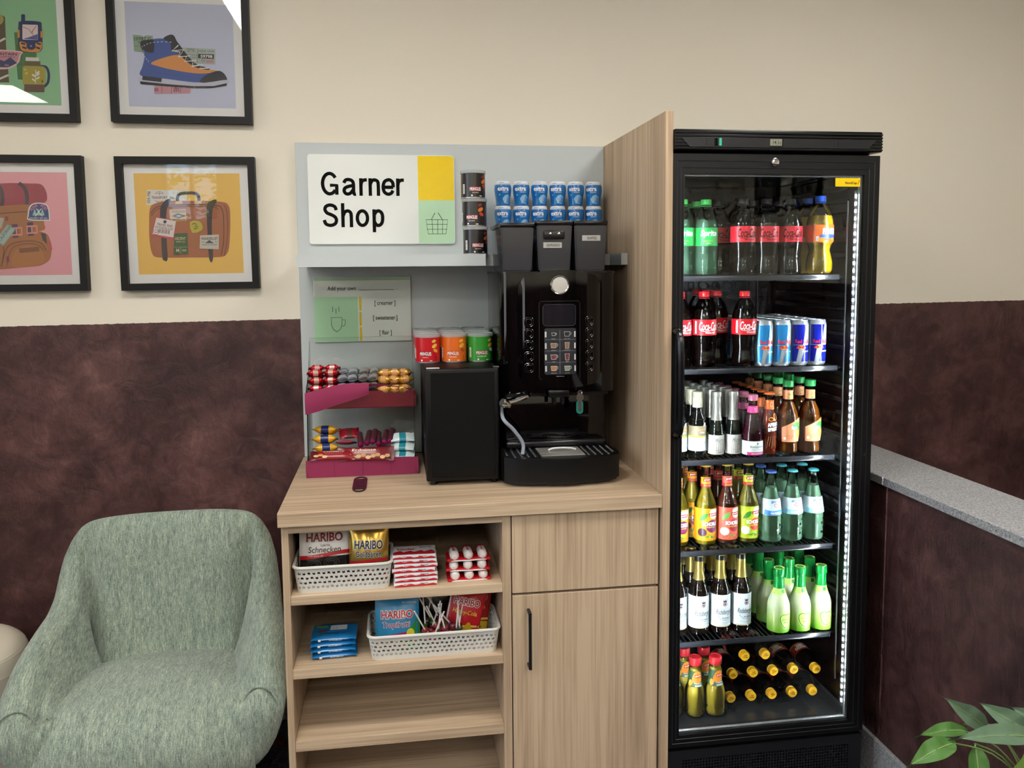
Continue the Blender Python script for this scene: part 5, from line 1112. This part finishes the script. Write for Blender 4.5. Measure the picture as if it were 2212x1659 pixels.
# ================================================================== bottles and cans
def sm(pts, k=4): return [(max(q[0], 0), q[1]) for q in smooth([(r, z, 0) for r, z in pts], k)]
CROWN = lambda z, r=.0135: [(r + .0018, z - .0055), (r + .0022, z - .005), (r + .0008, z - .001), (r - .002, z), (0, z + .0002)]
SCREW = lambda z0, z1, r: [(r, z0), (r, z1 - .0015), (r - .0012, z1), (0, z1)]
def bottle(name, prof, glass, cap, capmat, liquid=None, bands=(), prints=(), n=22, neck_ring=None):
    t = bpy.data.objects.new(name, None); COL.objects.link(t)
    MB().lathe(prof, n).build('bottle', glass, t, ang=50); f = rfun(prof)
    if liquid:
        mt, lvl = liquid; q = [(max(r - .0014, .001), max(z, .002)) for r, z in prof if z < lvl - .001] + [(f(lvl) - .0014, lvl)]
        MB().lathe(q, n).build('drink', mt, t, ang=50)
    c = MB().lathe(cap, n).build('cap', capmat, t, ang=50)
    if neck_ring: MB().lathe([(neck_ring[1], neck_ring[0]), (neck_ring[1] + .0016, neck_ring[0] + .0008), (neck_ring[1], neck_ring[0] + .002)], n).build('neck_ring', glass if neck_ring[2] is None else neck_ring[2], t)
    for bn, z0, z1, mt in bands:
        k = max(2, int((z1 - z0) / .006)); MB().lathe([(f(z0 + (z1 - z0) * i / k) + .0004, z0 + (z1 - z0) * i / k) for i in range(k + 1)], n, cap=False).build(bn, mt, t, fix=False, ang=50)
    for p, z0 in prints: p.build('print', t, on_lathe(prof, f(z0)), step=.005, stepz=.008)
    return t
PET = clear('clear_plastic_bottle', '#eef3f3', 1.45, .04); PETG = clear('pale_green_plastic', '#cfe6d8', 1.45, .04); GLW = clear('pale_green_glass', '#e2f2e7', 1.5, .02); GLC = clear('clear_bottle_glass', '#e8eeea', 1.5, .02)
DOTG = clear('glass_relief', '#ffffff', 1.3, .05, .8); COLA = M('#120806', .12); W3 = M('#eef0ee', .4); GOLDF = M('#b09a4e', .32, metal=.7); DKG = M('#0a0c09', .05, coat=.4); BRN = M('#120a06', .05, coat=.4)
PR = lambda: Print(dl=.00008, off=.0006)
B = {}
pc = sm([(.022, 0), (.031, .002), (.034, .010), (.0335, .025), (.0305, .048), (.0325, .075), (.0345, .092), (.0345, .135), (.0325, .150), (.0265, .170), (.0185, .186), (.0135, .194), (.0130, .199)])
RED1 = M('#c8121f', .35)
def cola_print(ink, sub, w=.058):
    p = PR(); p.text('Coca-Cola', .002, .117, w, .024, ink, .012, .28); p.line([(-.022, .104), (-.006, .102), (.008, .106), (.022, .103)], .0014, ink); p.text(sub, .006, .0985, .030, .0042, ink, .02); return p
p = cola_print(W3, 'ORIGINAL TASTE'); p.poly(rect(-.040, .096, -.034, .131, .001), M('#e8c8c0', .5)); p.line([(-.0385, .100), (-.0355, .127)], .0012, RED1)
B['cola'] = bottle('cola_bottle', pc, PET, SCREW(.1985, .213, .0145), M('#c01420', .35), (COLA, .163), [('label', .0915, .1355, RED1)], [(p, .115)], neck_ring=(.194, .0145, RED1))
B['zero'] = bottle('cola_bottle', pc, PET, SCREW(.1985, .213, .0145), M('#141416', .35), (COLA, .168), [('label', .0915, .1355, M('#d01c30', .35))], [(cola_print(INK, 'ZERO SUGAR'), .115)], neck_ring=(.194, .0145, M('#141416', .35)))
ps = sm([(.022, 0), (.030, .002), (.033, .010), (.0325, .035), (.0315, .06), (.0330, .080), (.0330, .132), (.0300, .150), (.0220, .175), (.0150, .190), (.0132, .196)])
p = PR(); p.text('Sprite', .004, .114, .048, .022, W3, .03, .15); p.text('ZITRONE LIMETTE', .002, .0945, .026, .003, M('#d8d83a', .4)); p.text('ZERO', .002, .088, .014, .003, W3)
B['sprite'] = bottle('lemonade_bottle', ps, PETG, SCREW(.1955, .210, .0145), M('#3aa04a', .35), (cloudy('lemonade', '#b8d0c6', '#dbeee2', .28), .155), [('label', .0815, .1315, M('#1d9a44', .35))], [(p, .105)], neck_ring=(.191, .0145, M('#3aa04a', .35)))  # pale milky drink: light refracted in the liquid is put into its colour
pf = sm([(.022, 0), (.031, .002), (.0365, .014), (.0365, .035), (.0315, .058), (.0290, .068), (.0320, .082), (.0368, .095), (.0368, .140), (.0350, .155), (.0290, .178), (.0190, .194), (.0140, .201), (.0132, .206)])
p = PR(); p.blob([(-.022, .104), (.016, .100), (.03, .110), (.028, .116), (-.02, .112)], M('#2a4ab0', .4)); p.text('FANTA', .004, .120, .044, .018, M('#1f3a9a', .4), .10); p.text('FANTA', .004, .1205, .043, .017, W3, .05); p.poly(rect(-.036, .094, -.028, .106), W3)
for k in range(5): p.line([(-.0355 + k * .0016, .095), (-.0355 + k * .0016, .105)], .0006, INK)
p.blob([(-.014, .097), (-.006, .101), (.002, .097)], M('#c8321f', .4)); p.blob([(.006, .098), (.014, .103), (.022, .098)], M('#e8a01f', .4))
B['fanta'] = bottle('orange_soda_bottle', pf, PET, SCREW(.2055, .221, .0145), M('#2350b8', .35), (M('#d9ac12', .2, sub=.3), .166), [('label', .0905, .1395, M('#e0661c', .35))], [(p, .115)], neck_ring=(.201, .0145, M('#2350b8', .35)))
# energy drink cans
def energy(kind):
    t = bpy.data.objects.new('energy_can', None); COL.objects.link(t); SIL = M('#b9c0c8', .28, metal=.75)
    R_ = .0262; MB().lathe([(.020, .0), (.0225, .001), (R_, .009), (R_, .118), (.0235, .1265), (.0242, .1285), (.0232, .1298), (.0225, .1275), (0, .127)], 26).build('can', SIL, t, ang=50)
    BLU = M('#101f98', .22, metal=.25) if kind == 'blue' else M('#2a86c4', .25, metal=.3); L2 = M('#c3ccd4', .25, metal=.5); p = Print(dl=.00006, off=.0003)
    p.poly([(-.082, .010), (-.010, .010), (.004, .058), (-.082, .058)], L2 if kind == 'blue' else M('#c3ccd4', .25, metal=.5)); 
    p.poly([(-.03, .060), (-.03, .117), (.010, .117), (.000, .060)], BLU); p.poly([(-.004, .011), (.082, .011), (.082, .058), (.006, .058)], BLU)
    p.poly([(-.030, .011), (-.018, .011), (-.010, .058), (-.030, .058)], BLU); p.poly([(.012, .117), (.003, .062), (.05, .062), (.05, .117)], L2)
    p.blob([(-.014, .052), (-.005, .058), (.004, .052), (.0, .048), (-.010, .048)], M('#d8b02a', .4)); p.blob([(-.019, .050), (-.012, .057), (-.005, .052), (-.012, .048)], M('#c8202c', .35)); p.blob([(.009, .050), (.002, .057), (-.005, .052), (.002, .048)], M('#c8202c', .35))
    p.text('Red Bull', -.002, .069, .040, .011, M('#d01c3a', .35), .03); p.text('ENERGY DRINK', .012, .0405, .028, .0042, M('#d8e0f0', .3), .02)
    p.build('print', t, on_lathe(lambda z: R_), step=.005)
    MB().tube([(.006 * math.cos(a), -.004 + .009 * math.sin(a), .1278) for a in [i * .5236 for i in range(13)]], .0008, 5, cap=False).build('pull_tab', SIL, t); return t
B['blue'] = energy('blue'); B['light'] = energy('light')
# wine and sparkling wine
p = PR(); p.text('WALLHAUSER', 0, .078, .032, .0055, M('#c8a04a', .4), .02); p.text('Wein', .004, .070, .014, .006, W3, .0, .3); p.text('Riesling', .006, .042, .018, .007, M('#5a5a4a', .5), .0, .3); p.text('TROCKEN', .006, .0345, .014, .0028, M('#5a5a4a', .5)); p.poly([(.006, .0885), (.014, .0885), (.016, .100), (.012, .094), (.010, .099)], W3)
B['wine'] = bottle('wine_bottle', sm([(.018, 0), (.0245, .002), (.0255, .006), (.0255, .095), (.0235, .108), (.0165, .122), (.0132, .132), (.0128, .172)]), DKG, [(.0145, .140), (.0148, .142), (.0148, .182), (.014, .185), (0, .185)], M('#a8a68e', .4), None, [('upper_label', .060, .0885, M('#8a7f66', .5)), ('stripe', .0555, .060, M('#b8cc3a', .5)), ('lower_label', .016, .0555, M('#dde6ea', .5))], [(p, .06)])
p = PR()
for k in range(7): p.poly([(-.016 + k * .005, .006), (-.0135 + k * .005, .006), (-.0125 + k * .005, .040), (-.0145 + k * .005, .040)], M('#a39f96', .3))
p.text('Mumm', .001, .046, .030, .013, M('#8f8f8c', .3), .02, .3); p.text('JAHRGANG', .006, .034, .014, .003, M('#6a6a66', .4)); p.text('DRY', .001, .0105, .012, .004, M('#4a4a46', .4), .02); p.line([(-.012, .017), (.014, .017)], .0008, M('#6a6a66', .4))
p2 = PR(); p2.text('Mumm', 0, .142, .026, .007, M('#6a6a68', .3), .0, .3, 80); p2.line(ell(0, .112, .006, .006, 14), .0008, M('#7a7a78', .3), True)
FOIL = M('#a8a69f', .35, metal=.65)
B['mumm'] = bottle('sparkling_wine_bottle', sm([(.016, 0), (.0215, .002), (.0225, .008), (.0225, .060), (.0205, .080), (.0160, .102), (.0128, .120), (.0118, .170)]), M('#0a120c', .05, coat=.4), [(.0125, .170), (.0140, .1705), (.0142, .181), (.0128, .184), (0, .184)], FOIL, None, [('label', .004, .060, M('#c9c6bf', .35)), ('neck_foil', .102, .1705, FOIL)], [(p, .03), (p2, .13)])
p = PR(); p.poly(rect(-.030, .003, .030, .0125), M('#c82a7a', .4)); p.text('GRANATAPFEL', 0, .0078, .036, .004, W3, .02); p.text('Rotkäppchen', 0, .027, .044, .009, M('#4a4a48', .4), .0, .25); p.text('FRUCHTSECCO', 0, .0195, .028, .003, M('#7a8a7a', .4)); p.poly(ell(0, .037, .003), M('#6a7a6a', .4)); p.text('GRANAT-', 0, .135, .018, .0032, M('#f0c0d8', .4)); p.text('APFEL', 0, .129, .013, .0032, M('#f0c0d8', .4))
B['pink'] = bottle('pink_secco_bottle', sm([(.020, 0), (.0285, .002), (.0300, .010), (.0295, .040), (.0265, .070), (.0210, .100), (.0160, .122), (.0125, .145), (.0115, .160)]), GLC, [(.0122, .158), (.0138, .159), (.0140, .172), (.012, .175), (0, .175)], M('#b86a84', .35, metal=.4), (M('#4a1026', .15), .118), [('label', .003, .0435, M('#d9e0dc', .45)), ('neck_band', .1235, .142, M('#c8327f', .4))], [(p, .022)])
p = PR(); p.text('APEROL', .004, .089, .036, .012, W3, .06, 0, 6); p.text('SPRITZ', .003, .075, .032, .011, W3, .06, 0, 6); p.line(ell(-.004, .104, .007, .005, 12), .0028, M('#f08a1f', .35), True); p.line(ell(.010, .110, .005, .010, 12), .0028, M('#f08a1f', .35), True); p.line(ell(.0, .146, .0065, .0065, 14), .0012, M('#f5d8b8', .4), True)
for k in range(5): p.line([(-.016 + k * .007, .02 + .006 * (k % 2)), (-.010 + k * .006, .055)], .0010, M('#f09a6a', .4))
B['aperol'] = bottle('aperitif_bottle', sm([(.016, 0), (.0208, .002), (.0215, .008), (.0205, .035), (.0195, .06), (.0212, .085), (.0200, .108), (.0150, .126), (.0125, .140), (.0118, .172)]), GLC, CROWN(.180, .0128), M('#d8641f', .35), (M('#b8330f', .12), .150), [('neck_band', .132, .158, M('#d8661f', .4))], [(p, .08)])
p = PR(); FP = M('#e8976a', .4)
p.blob([(.000, .085), (.010, .093), (.026, .092), (.030, .080), (.024, .070), (.004, .074)], M('#3f9a36', .4)); p.blob([(.006, .070), (.024, .068), (.032, .060), (.028, .050), (.016, .050)], M('#f0a83a', .4)); p.text('fuze', .007, .0785, .020, .010, W3, .05); p.text('tea', .024, .0785, .013, .009, M('#2a7a2a', .4), .05); p.text('Pfirsich', -.006, .054, .018, .004, M('#b8482a', .4)); p.text('ICE TEA', -.008, .048, .014, .003, M('#b8482a', .4)); p.poly(rect(-.024, .043, -.018, .050), W3)
p.text('fuze tea', 0, .174, .022, .009, M('#7a8a2a', .4), .03); p.text('PEACH', .002, .164, .012, .003, M('#c8482a', .4)); p.blob([(-.012, .160), (-.006, .166), (-.002, .160)], M('#3f9a36', .4))
B['tea'] = bottle('iced_tea_bottle', sm([(.021, 0), (.0285, .002), (.0310, .010), (.0290, .028), (.0300, .038), (.0318, .055), (.0318, .090), (.0305, .110), (.0250, .130), (.0165, .148), (.0138, .158), (.0132, .198)]), GLC, SCREW(.194, .212, .0152), M('#12803a', .35), (cloudy('iced_tea', '#a85a14', '#c8782a', .62), .150), [('neck_label', .158, .184, FP)], [], neck_ring=(.190, .0145, None))
f_ = B['tea']; q = PR(); q.poly([(-.030, .036), (.034, .036), (.034, .107), (.018, .103), (-.006, .090), (-.030, .078)], FP); q.it += [(a, b, c, l + 2) for a, b, c, l in p.it]; q.build('label', f_, on_lathe(sm([(.021, 0), (.0285, .002), (.0310, .010), (.0290, .028), (.0300, .038), (.0318, .055), (.0318, .090), (.0305, .110), (.0250, .130), (.0165, .148), (.0138, .158), (.0132, .198)]), .0318), step=.005, stepz=.008)
# spritzers
pz_ = sm([(.022, 0), (.0305, .002), (.0320, .008), (.0320, .108), (.0300, .122), (.0225, .142), (.0160, .160), (.0140, .175), (.0128, .226)])
def schorle(base, plate, leafc, fruit, liquid, body2):
    p = PR(); p.blob([(-.028, .072), (-.018, .090), (-.004, .094), (-.010, .078)], M(leafc, .45)); p.blob([(.004, .082), (.020, .078), (.032, .088), (.030, .104), (.004, .104)], M('#f0ead8', .45))
    p.poly(ell(.010, .056, .019), M(plate, .4)); p.poly(rect(-.002, .0855, .026, .0945, .002), M('#b01a24', .4)); p.text('granini', .012, .090, .022, .006, W3, .03); p.text('SCHORLE', .004, .063, .044, .0115, W3, .05); p.text(body2, .006, .053, .030, .0045, M('#e8c83a', .4), .02)
    p.poly(ell(-.020, .038, .013, .012), M(fruit, .35)); p.poly(ell(-.022, .040, .008, .007), M(fruit, .3)); p.blob([(-.012, .024), (.002, .030), (.014, .022)], M(leafc, .45))
    for k in range(7): p.poly(ell(-.022 + k * .008, .020 + .005 * (k % 2), .0028), M(base, .25))
    q = PR(); q.poly(rect(-.012, .184, .014, .193, .002), M('#b01a24', .4)); q.text('granini', .001, .1885, .020, .006, W3, .03); q.text(body2, .001, .1715, .022, .0038, M('#e8c83a', .4), .02)
    return bottle('spritzer_bottle', pz_, GLC, CROWN(.232, .0135), M('#c8a83a', .35, metal=.5), (M(liquid, .15, sub=.2), .176), [('label', .013, .1085, M(base, .4)), ('neck_label', .176, .196, M(base, .4)), ('neck_stripe', .167, .176, M('#c02a3a', .4))], [(p, .06), (q, .185)])
B['yellow'] = schorle('#e09a1c', '#7a1f5a', '#3f8a3a', '#4a1f3a', '#b89a2a', 'MARACUJA'); B['rhubarb'] = schorle('#e0604a', '#b0183a', '#6aa04a', '#f0d8d0', '#6a3020', 'RHABARBER'); B['apple'] = schorle('#b8c82a', '#d0401f', '#3f8a2a', '#f0ecdc', '#a8953a', 'APFEL')
# mineral water
pw_ = sm([(.022, 0), (.0305, .002), (.0325, .010), (.0318, .020), (.0330, .032), (.0328, .060), (.0312, .085), (.0265, .120), (.0195, .150), (.0145, .170), (.0138, .185), (.0128, .202)], 4)
def water(capc, low, wd):
    p = PR(); p.poly([(-.034, .082), (.034, .082), (.033, .094), (.010, .097), (-.012, .094), (-.033, .098)], M(low, .4)); p.text('GEROLSTEINER', 0, .121, .030, .0065, M('#2a5a9a', .4), .03, arc=.0025)
    for k in range(8): a = k * math.pi / 4; p.poly(ell(.0 + .005 * math.cos(a), .110 + .005 * math.sin(a), .0015, .0015, 8), M('#c8322a', .4))
    p.text(wd, 0, .088, .030, .006, W3, .03)
    t = bottle('water_bottle', pw_, GLW, CROWN(.208, .0135), M(capc, .35), (cloudy('mineral_water', '#bfe2cc', '#e4f3ea', .42), .160), [('label', .0815, .128, M('#cfe0e8', .4))], [(p, .10)])  # pale green water body: refracted strip light painted into its colour
    m = MB(); f = rfun(pw_)
    for r in range(4):
        for k in range(16):
            a = (k + .5 * (r % 2)) * 2 * math.pi / 16; z = .025 + r * .0135; R_ = f(z); m.lathe([(.0042, 0), (.003, .0012), (0, .0016)], 6, Matrix.Translation((R_ * math.sin(a), -R_ * math.cos(a), z)) @ Matrix.Rotation(a, 4, 'Z') @ Matrix.Rotation(math.pi / 2, 4, 'X'))
    m.build('glass_dot_pattern', DOTG, t); return t
B['still'] = water('#2a62c0', '#3a8ad8', 'NATURELL'); B['spark'] = water('#4ab0c0', '#8fcfe0', 'MEDIUM')
# beer
p = PR(); p.text('Radeberger', .000, .060, .050, .020, M('#22303a', .4), .004, .3); p.text('PILSNER', .004, .0435, .022, .0045, M('#22303a', .4), .02); p.line([(-.020, .050), (-.008, .038), (.010, .037), (.024, .048), (.025, .060)], .0010, M('#22303a', .4)); p.line(ell(.001, .086, .0058, .0058, 16), .0016, M('#b03a3a', .4), True); p.poly([(-.004, .092), (-.005, .099), (-.001, .095), (.001, .100), (.003, .095), (.007, .099), (.006, .092)], M('#2a2a30', .4)); p.poly(ell(.001, .086, .0035), M('#4a5a6a', .4)); p.text('AUS RADEBERG IN SACHSEN', .0, .030, .036, .0026, M('#7a8a92', .4)); p.text('SEIT 1872', .0, .0255, .016, .0024, M('#7a8a92', .4)); p.line([(-.03, .0195), (.03, .0195)], .002, M('#c8b06a', .4))
B['beer'] = bottle('beer_bottle', sm([(.022, 0), (.0285, .002), (.0302, .008), (.0302, .118), (.0285, .130), (.0215, .148), (.0160, .166), (.0135, .185), (.0128, .226)]), BRN, CROWN(.233, .0135), M('#c8b05a', .35, metal=.5), None, [('label', .017, .1135, M('#d3dde2', .45)), ('neck_foil', .158, .212, GOLDF), ('neck_black', .212, .226, M('#101012', .3))], [(p, .06)])
# elderflower sparkling
g = N('frosted_green_glass'); sx = g.n('SeparateXYZ'); tc = g.n('TexCoord'); g.l(tc.outputs['Object'], sx.inputs[0]); g.col(g.ramp(g.math('MULTIPLY', sx.outputs[2], 7.5), [(.06, '#6fb02a'), (.28, '#a9c46a'), (.62, '#c3cfa6')])); g.set(Roughness=.3); g.b.inputs['Subsurface Weight'].default_value = .15  # greener base: lighting through the liquid painted as a colour ramp
GF = M('#0f9a44', .28, metal=.25); LG = M('#b8e06a', .4)
p = PR(); p.blob([(-.021, .052), (-.010, .062), (.0, .059), (.010, .062), (.021, .052), (.018, .030), (.008, .018), (0, .014), (-.008, .018), (-.018, .030)], LG); p.line(smooth([(-.018, .050), (-.009, .058), (.0, .056), (.009, .058), (.018, .050), (.015, .031), (.007, .021), (0, .018), (-.007, .021), (-.015, .031)], 3, True), .0022, M('#2a7a3a', .4), True); p.text('SCAVI & RAY', 0, .043, .024, .0042, M('#1f5a2a', .4), .02); p.text('HUGO', 0, .034, .014, .005, M('#1f5a2a', .4), .03)
q = PR(); q.poly(rect(-.005, .117, .005, .127), M('#1f7a3a', .4)); q.text('Hugo', 0, .155, .026, .008, M('#0a5a28', .3), .0, .3, 85)
B['hugo'] = bottle('elderflower_secco_bottle', sm([(.020, 0), (.0300, .002), (.0325, .010), (.0325, .070), (.0300, .088), (.0225, .108), (.0168, .124), (.0150, .140), (.0142, .172)]), g.m, [(.0146, .165), (.0165, .168), (.0168, .182), (.0158, .188), (.013, .189), (.0125, .1882), (0, .1882)], GF, None, [('neck_foil', .130, .168, GF), ('neck_band', .113, .130, LG)], [(p, .04), (q, .12)])
MB().lathe([(.0105, .1884), (.0135, .1892), (.0155, .1888)], 22, cap=False).build('cap_ring', M('#c8d86a', .4), B['hugo'])
# small juice bottles
p = PR(); p.blob([(-.014, .108), (-.006, .136), (.010, .138), (.018, .122), (.012, .106)], M('#e0862a', .4)); p.poly(rect(-.006, .121, .016, .130, .002), M('#c02a2a', .4)); p.text('granini', .005, .1255, .018, .0055, W3, .03); p.text('Trinkgenuss', .004, .103, .022, .0042, W3, .01); p.text('ORANGE', .004, .0975, .018, .0045, W3, .02); p.poly(ell(-.018, .104, .006, .009), M('#e8a03a', .4))
pj_ = sm([(.018, 0), (.0265, .003), (.0292, .012), (.0285, .030), (.0298, .048), (.0298, .068), (.0270, .085), (.0215, .098), (.0188, .108), (.0182, .140), (.0168, .150), (.0160, .162)])
B['juice'] = bottle('juice_bottle', pj_, GLC, [(.0178, .155), (.0186, .157), (.0186, .174), (.0172, .178), (.014, .178), (.0135, .1765), (0, .1765)], M('#c4202a', .35), (M('#d9b83e', .25, sub=.2), .146), [('neck_label', .094, .140, M('#33563a', .45))], [(p, .115)])
m = MB(); f = rfun(pj_)
for r in range(3):
    for k in range(14): a = (k + .5 * (r % 2)) * 2 * math.pi / 14; z = .010 + r * .010; R_ = f(z); m.lathe([(.0042, 0), (.003, .0012), (0, .0016)], 6, Matrix.Translation((R_ * math.sin(a), -R_ * math.cos(a), z)) @ Matrix.Rotation(a, 4, 'Z') @ Matrix.Rotation(math.pi / 2, 4, 'X'))
m.build('glass_dot_pattern', DOTG, B['juice'])
# lying cola mix bottles
p = PR(); p.text('MEZZO', 0, .120, .040, .014, W3, .06); p.text('MIX', 0, .106, .026, .013, W3, .06); p.poly([(-.06, .0915), (.06, .0915), (.06, .099), (0, .094), (-.06, .099)], M('#e8a01f', .35))
B['mix'] = bottle('cola_mix_bottle', pc, PET, SCREW(.1985, .214, .0150), M('#e0a81c', .35), (COLA, .175), [('label', .0915, .1355, M('#9a2a16', .35))], [(p, .115)], neck_ring=(.194, .0145, M('#e0a81c', .35)))
c_ = Print(off=.0002); c_.text('MEZZO', 0, .0022, .017, .0042, M('#4a3a10', .5), .03); c_.text('MIX', 0, -.0035, .010, .0042, M('#4a3a10', .5), .03); c_.build('cap_print', B['mix'], lambda u, v, o: (u, v, .214 + o))
m = MB()
for k in range(28): a = k * 2 * math.pi / 28; m.box(-.0004, -.0009, .2, .0006, .0009, .2118, mt=Matrix.Rotation(a, 4, 'Z') @ Matrix.Translation((.0150, 0, 0)))
m.build('cap_rib', M('#c8921a', .35), B['mix'])

random.seed(77)
ROWW = ['at the front', 'second from the front', 'third from the front', 'fourth from the front', 'fifth from the front', 'sixth from the front']
def column(kind, x, y, z, n, dy, desc, where, cat, group, spin=8, base=0):
    for k in range(n):
        place(B[kind], (x + random.uniform(-.0004, .0004), y + k * dy, z + .0005), base + random.uniform(-spin, spin), f'{desc}, {where}, {ROWW[k]}', cat, group)
z1, z2, z3, z4, z5 = SHZ
# top shelf
for x, w in ((1.104, 'column by the door handle'), (1.172, 'column beside the colas')): column('sprite', x, -.527, z1, 3, .072, 'clear lemonade bottle with green cap', w, 'bottle', 'lemonade bottles on the top shelf', 8, -12)
for k, (x, y, n) in enumerate(((1.242, -.450, 2), (1.282, -.527, 1), (1.3520, -.527, 3), (1.4225, -.527, 3))): column('zero', x, y, z1, n, .076, 'sugar free cola bottle with dark cap', f'{ORD[k]} column from the lemonade', 'bottle', 'sugar free cola bottles on the top shelf', 6, -6)
column('fanta', 1.514, -.528, z1, 4, .078, 'yellow orange-soda bottle with blue cap', 'column on the top shelf', 'bottle', 'orange soda bottles on the top shelf', 4, 8)
# second shelf
for k, (x, y, n) in enumerate(((1.099, -.525, 3), (1.171, -.525, 1), (1.236, -.452, 3), (1.290, -.528, 1))): column('cola', x, y, z2, n, .075, 'cola bottle with red cap', f'{ORD[k]} column from the handle', 'bottle', 'cola bottles on the second shelf', 6, 6)
for k, x in enumerate((1.343, 1.397, 1.451, 1.505)): column('light' if k < 2 else 'blue', x, -.538, z2, 6, .0545, f'{"pale" if k < 2 else "dark"} blue energy can', f'{ORD[k]} column from the colas', 'can', 'energy drink cans on the second shelf', 3, 4)
# third shelf
for k, x in enumerate((1.1045, 1.162)): column('wine', x, -.507, z3, 4, .054, 'small white wine bottle', f'{("door handle", "silver foil")[k]} side column', 'bottle', 'small wine bottles on the third shelf', 6, 6)
for k, x in enumerate((1.217, 1.269)): column('mumm', x, -.512, z3, 6, .047, 'small sparkling wine bottle with silver foil', f'{ORD[k]} column from the wine', 'bottle', 'sparkling wine bottles on the third shelf', 6, 6)
column('pink', 1.3195, -.530, z3, 5, .063, 'pink labelled secco bottle', 'beside the sparkling wine', 'bottle', 'pink secco bottles on the third shelf', 5, 4)
column('aperol', 1.3695, -.530, z3, 6, .046, 'orange aperitif bottle with crown cap', 'beside the iced tea', 'bottle', 'aperitif bottles on the third shelf', 6, 6)
for k, x in enumerate((1.431, 1.499)): column('tea', x, -.522, z3, 5, .066, 'iced tea bottle with green cap', f'{("aperitif", "light strip")[k]} side column', 'bottle', 'iced tea bottles on the third shelf', 5, 4)
# fourth shelf
column('yellow', 1.107, -.500, z4, 3, .068, 'yellow spritzer bottle', 'column by the door handle', 'bottle', 'yellow spritzer bottles'); column('yellow', 1.1925, -.500, z4, 1, .068, 'yellow spritzer bottle', 'beside the red spritzer', 'bottle', 'yellow spritzer bottles', 3, 2)
column('yellow', 1.176, -.432, z4, 3, .068, 'yellow spritzer bottle', 'in the recessed second column', 'bottle', 'yellow spritzer bottles', 6, -4)
column('rhubarb', 1.2575, -.500, z4, 4, .068, 'red rhubarb spritzer bottle', 'beside the yellow ones', 'bottle', 'red spritzer bottles', 4, 2); column('apple', 1.3225, -.500, z4, 4, .068, 'green labelled apple spritzer bottle', 'beside the water', 'bottle', 'apple spritzer bottles', 4, 6)
column('still', 1.3885, -.512, z4, 3, .070, 'still water bottle with dark blue cap', 'beside the spritzers', 'bottle', 'still water bottles', 5, 2)
for k, x in enumerate((1.4610, 1.5275)): column('spark', x - .006, -.512, z4, 4, .070, 'sparkling water bottle with turquoise cap', f'{("still water", "light strip")[k]} side column', 'bottle', 'sparkling water bottles', 5, 2)
# fifth shelf
for k, x in enumerate((1.108, 1.176, 1.2425, 1.307)): column('beer', x, -.497, z5, 3, .066, 'brown beer bottle with gold neck', f'{ORD[k]} column from the handle', 'bottle', 'beer bottles on the fifth shelf', 6, 4)
for k, x in enumerate((1.4095, 1.4755, 1.5415)): column('hugo', x, -.533, z5, 5, .070, 'green topped elderflower secco bottle', f'{ORD[k]} column from the beer', 'bottle', 'elderflower secco bottles on the fifth shelf', 8, 10)
# bottom
for x, y, w in ((1.100, -.50, 'against the door handle side'), (1.162, -.512, 'second in the front row'), (1.2235, -.515, 'in front beside the lying bottles'), (1.150, -.448, 'behind, nearer the handle side'), (1.212, -.450, 'behind, nearer the lying bottles')):
    place(B['juice'], (x, y, .1855), random.uniform(-6, 10), f'small yellow juice bottle with red cap, {w}', 'bottle', 'juice bottles on the fridge floor')
for x, y, z, w in [(1.280 + .0655 * k, -.508, .2180, f'{ORD[k]} of the bottom layer') for k in range(5)] + [(1.292 + .0650 * k, -.492, .2830, f'{ORD[k]} of the middle layer') for k in range(4)] + [(1.326, -.500, .3415, 'first of the top layer'), (1.391, -.500, .3415, 'second of the top layer'), (1.5503, -.510, .2885, 'against the light strip side')]:
    q = place(B['mix'], (x, y + .2012, z), 0, f'lying cola mix bottle with yellow cap, {w}', 'bottle', 'lying cola mix bottles'); q.rotation_euler = (math.radians(90), math.radians(random.uniform(150, 205)), 0); q.scale = (.92, .92, .92)
for b_ in B.values(): delete_tree(b_)
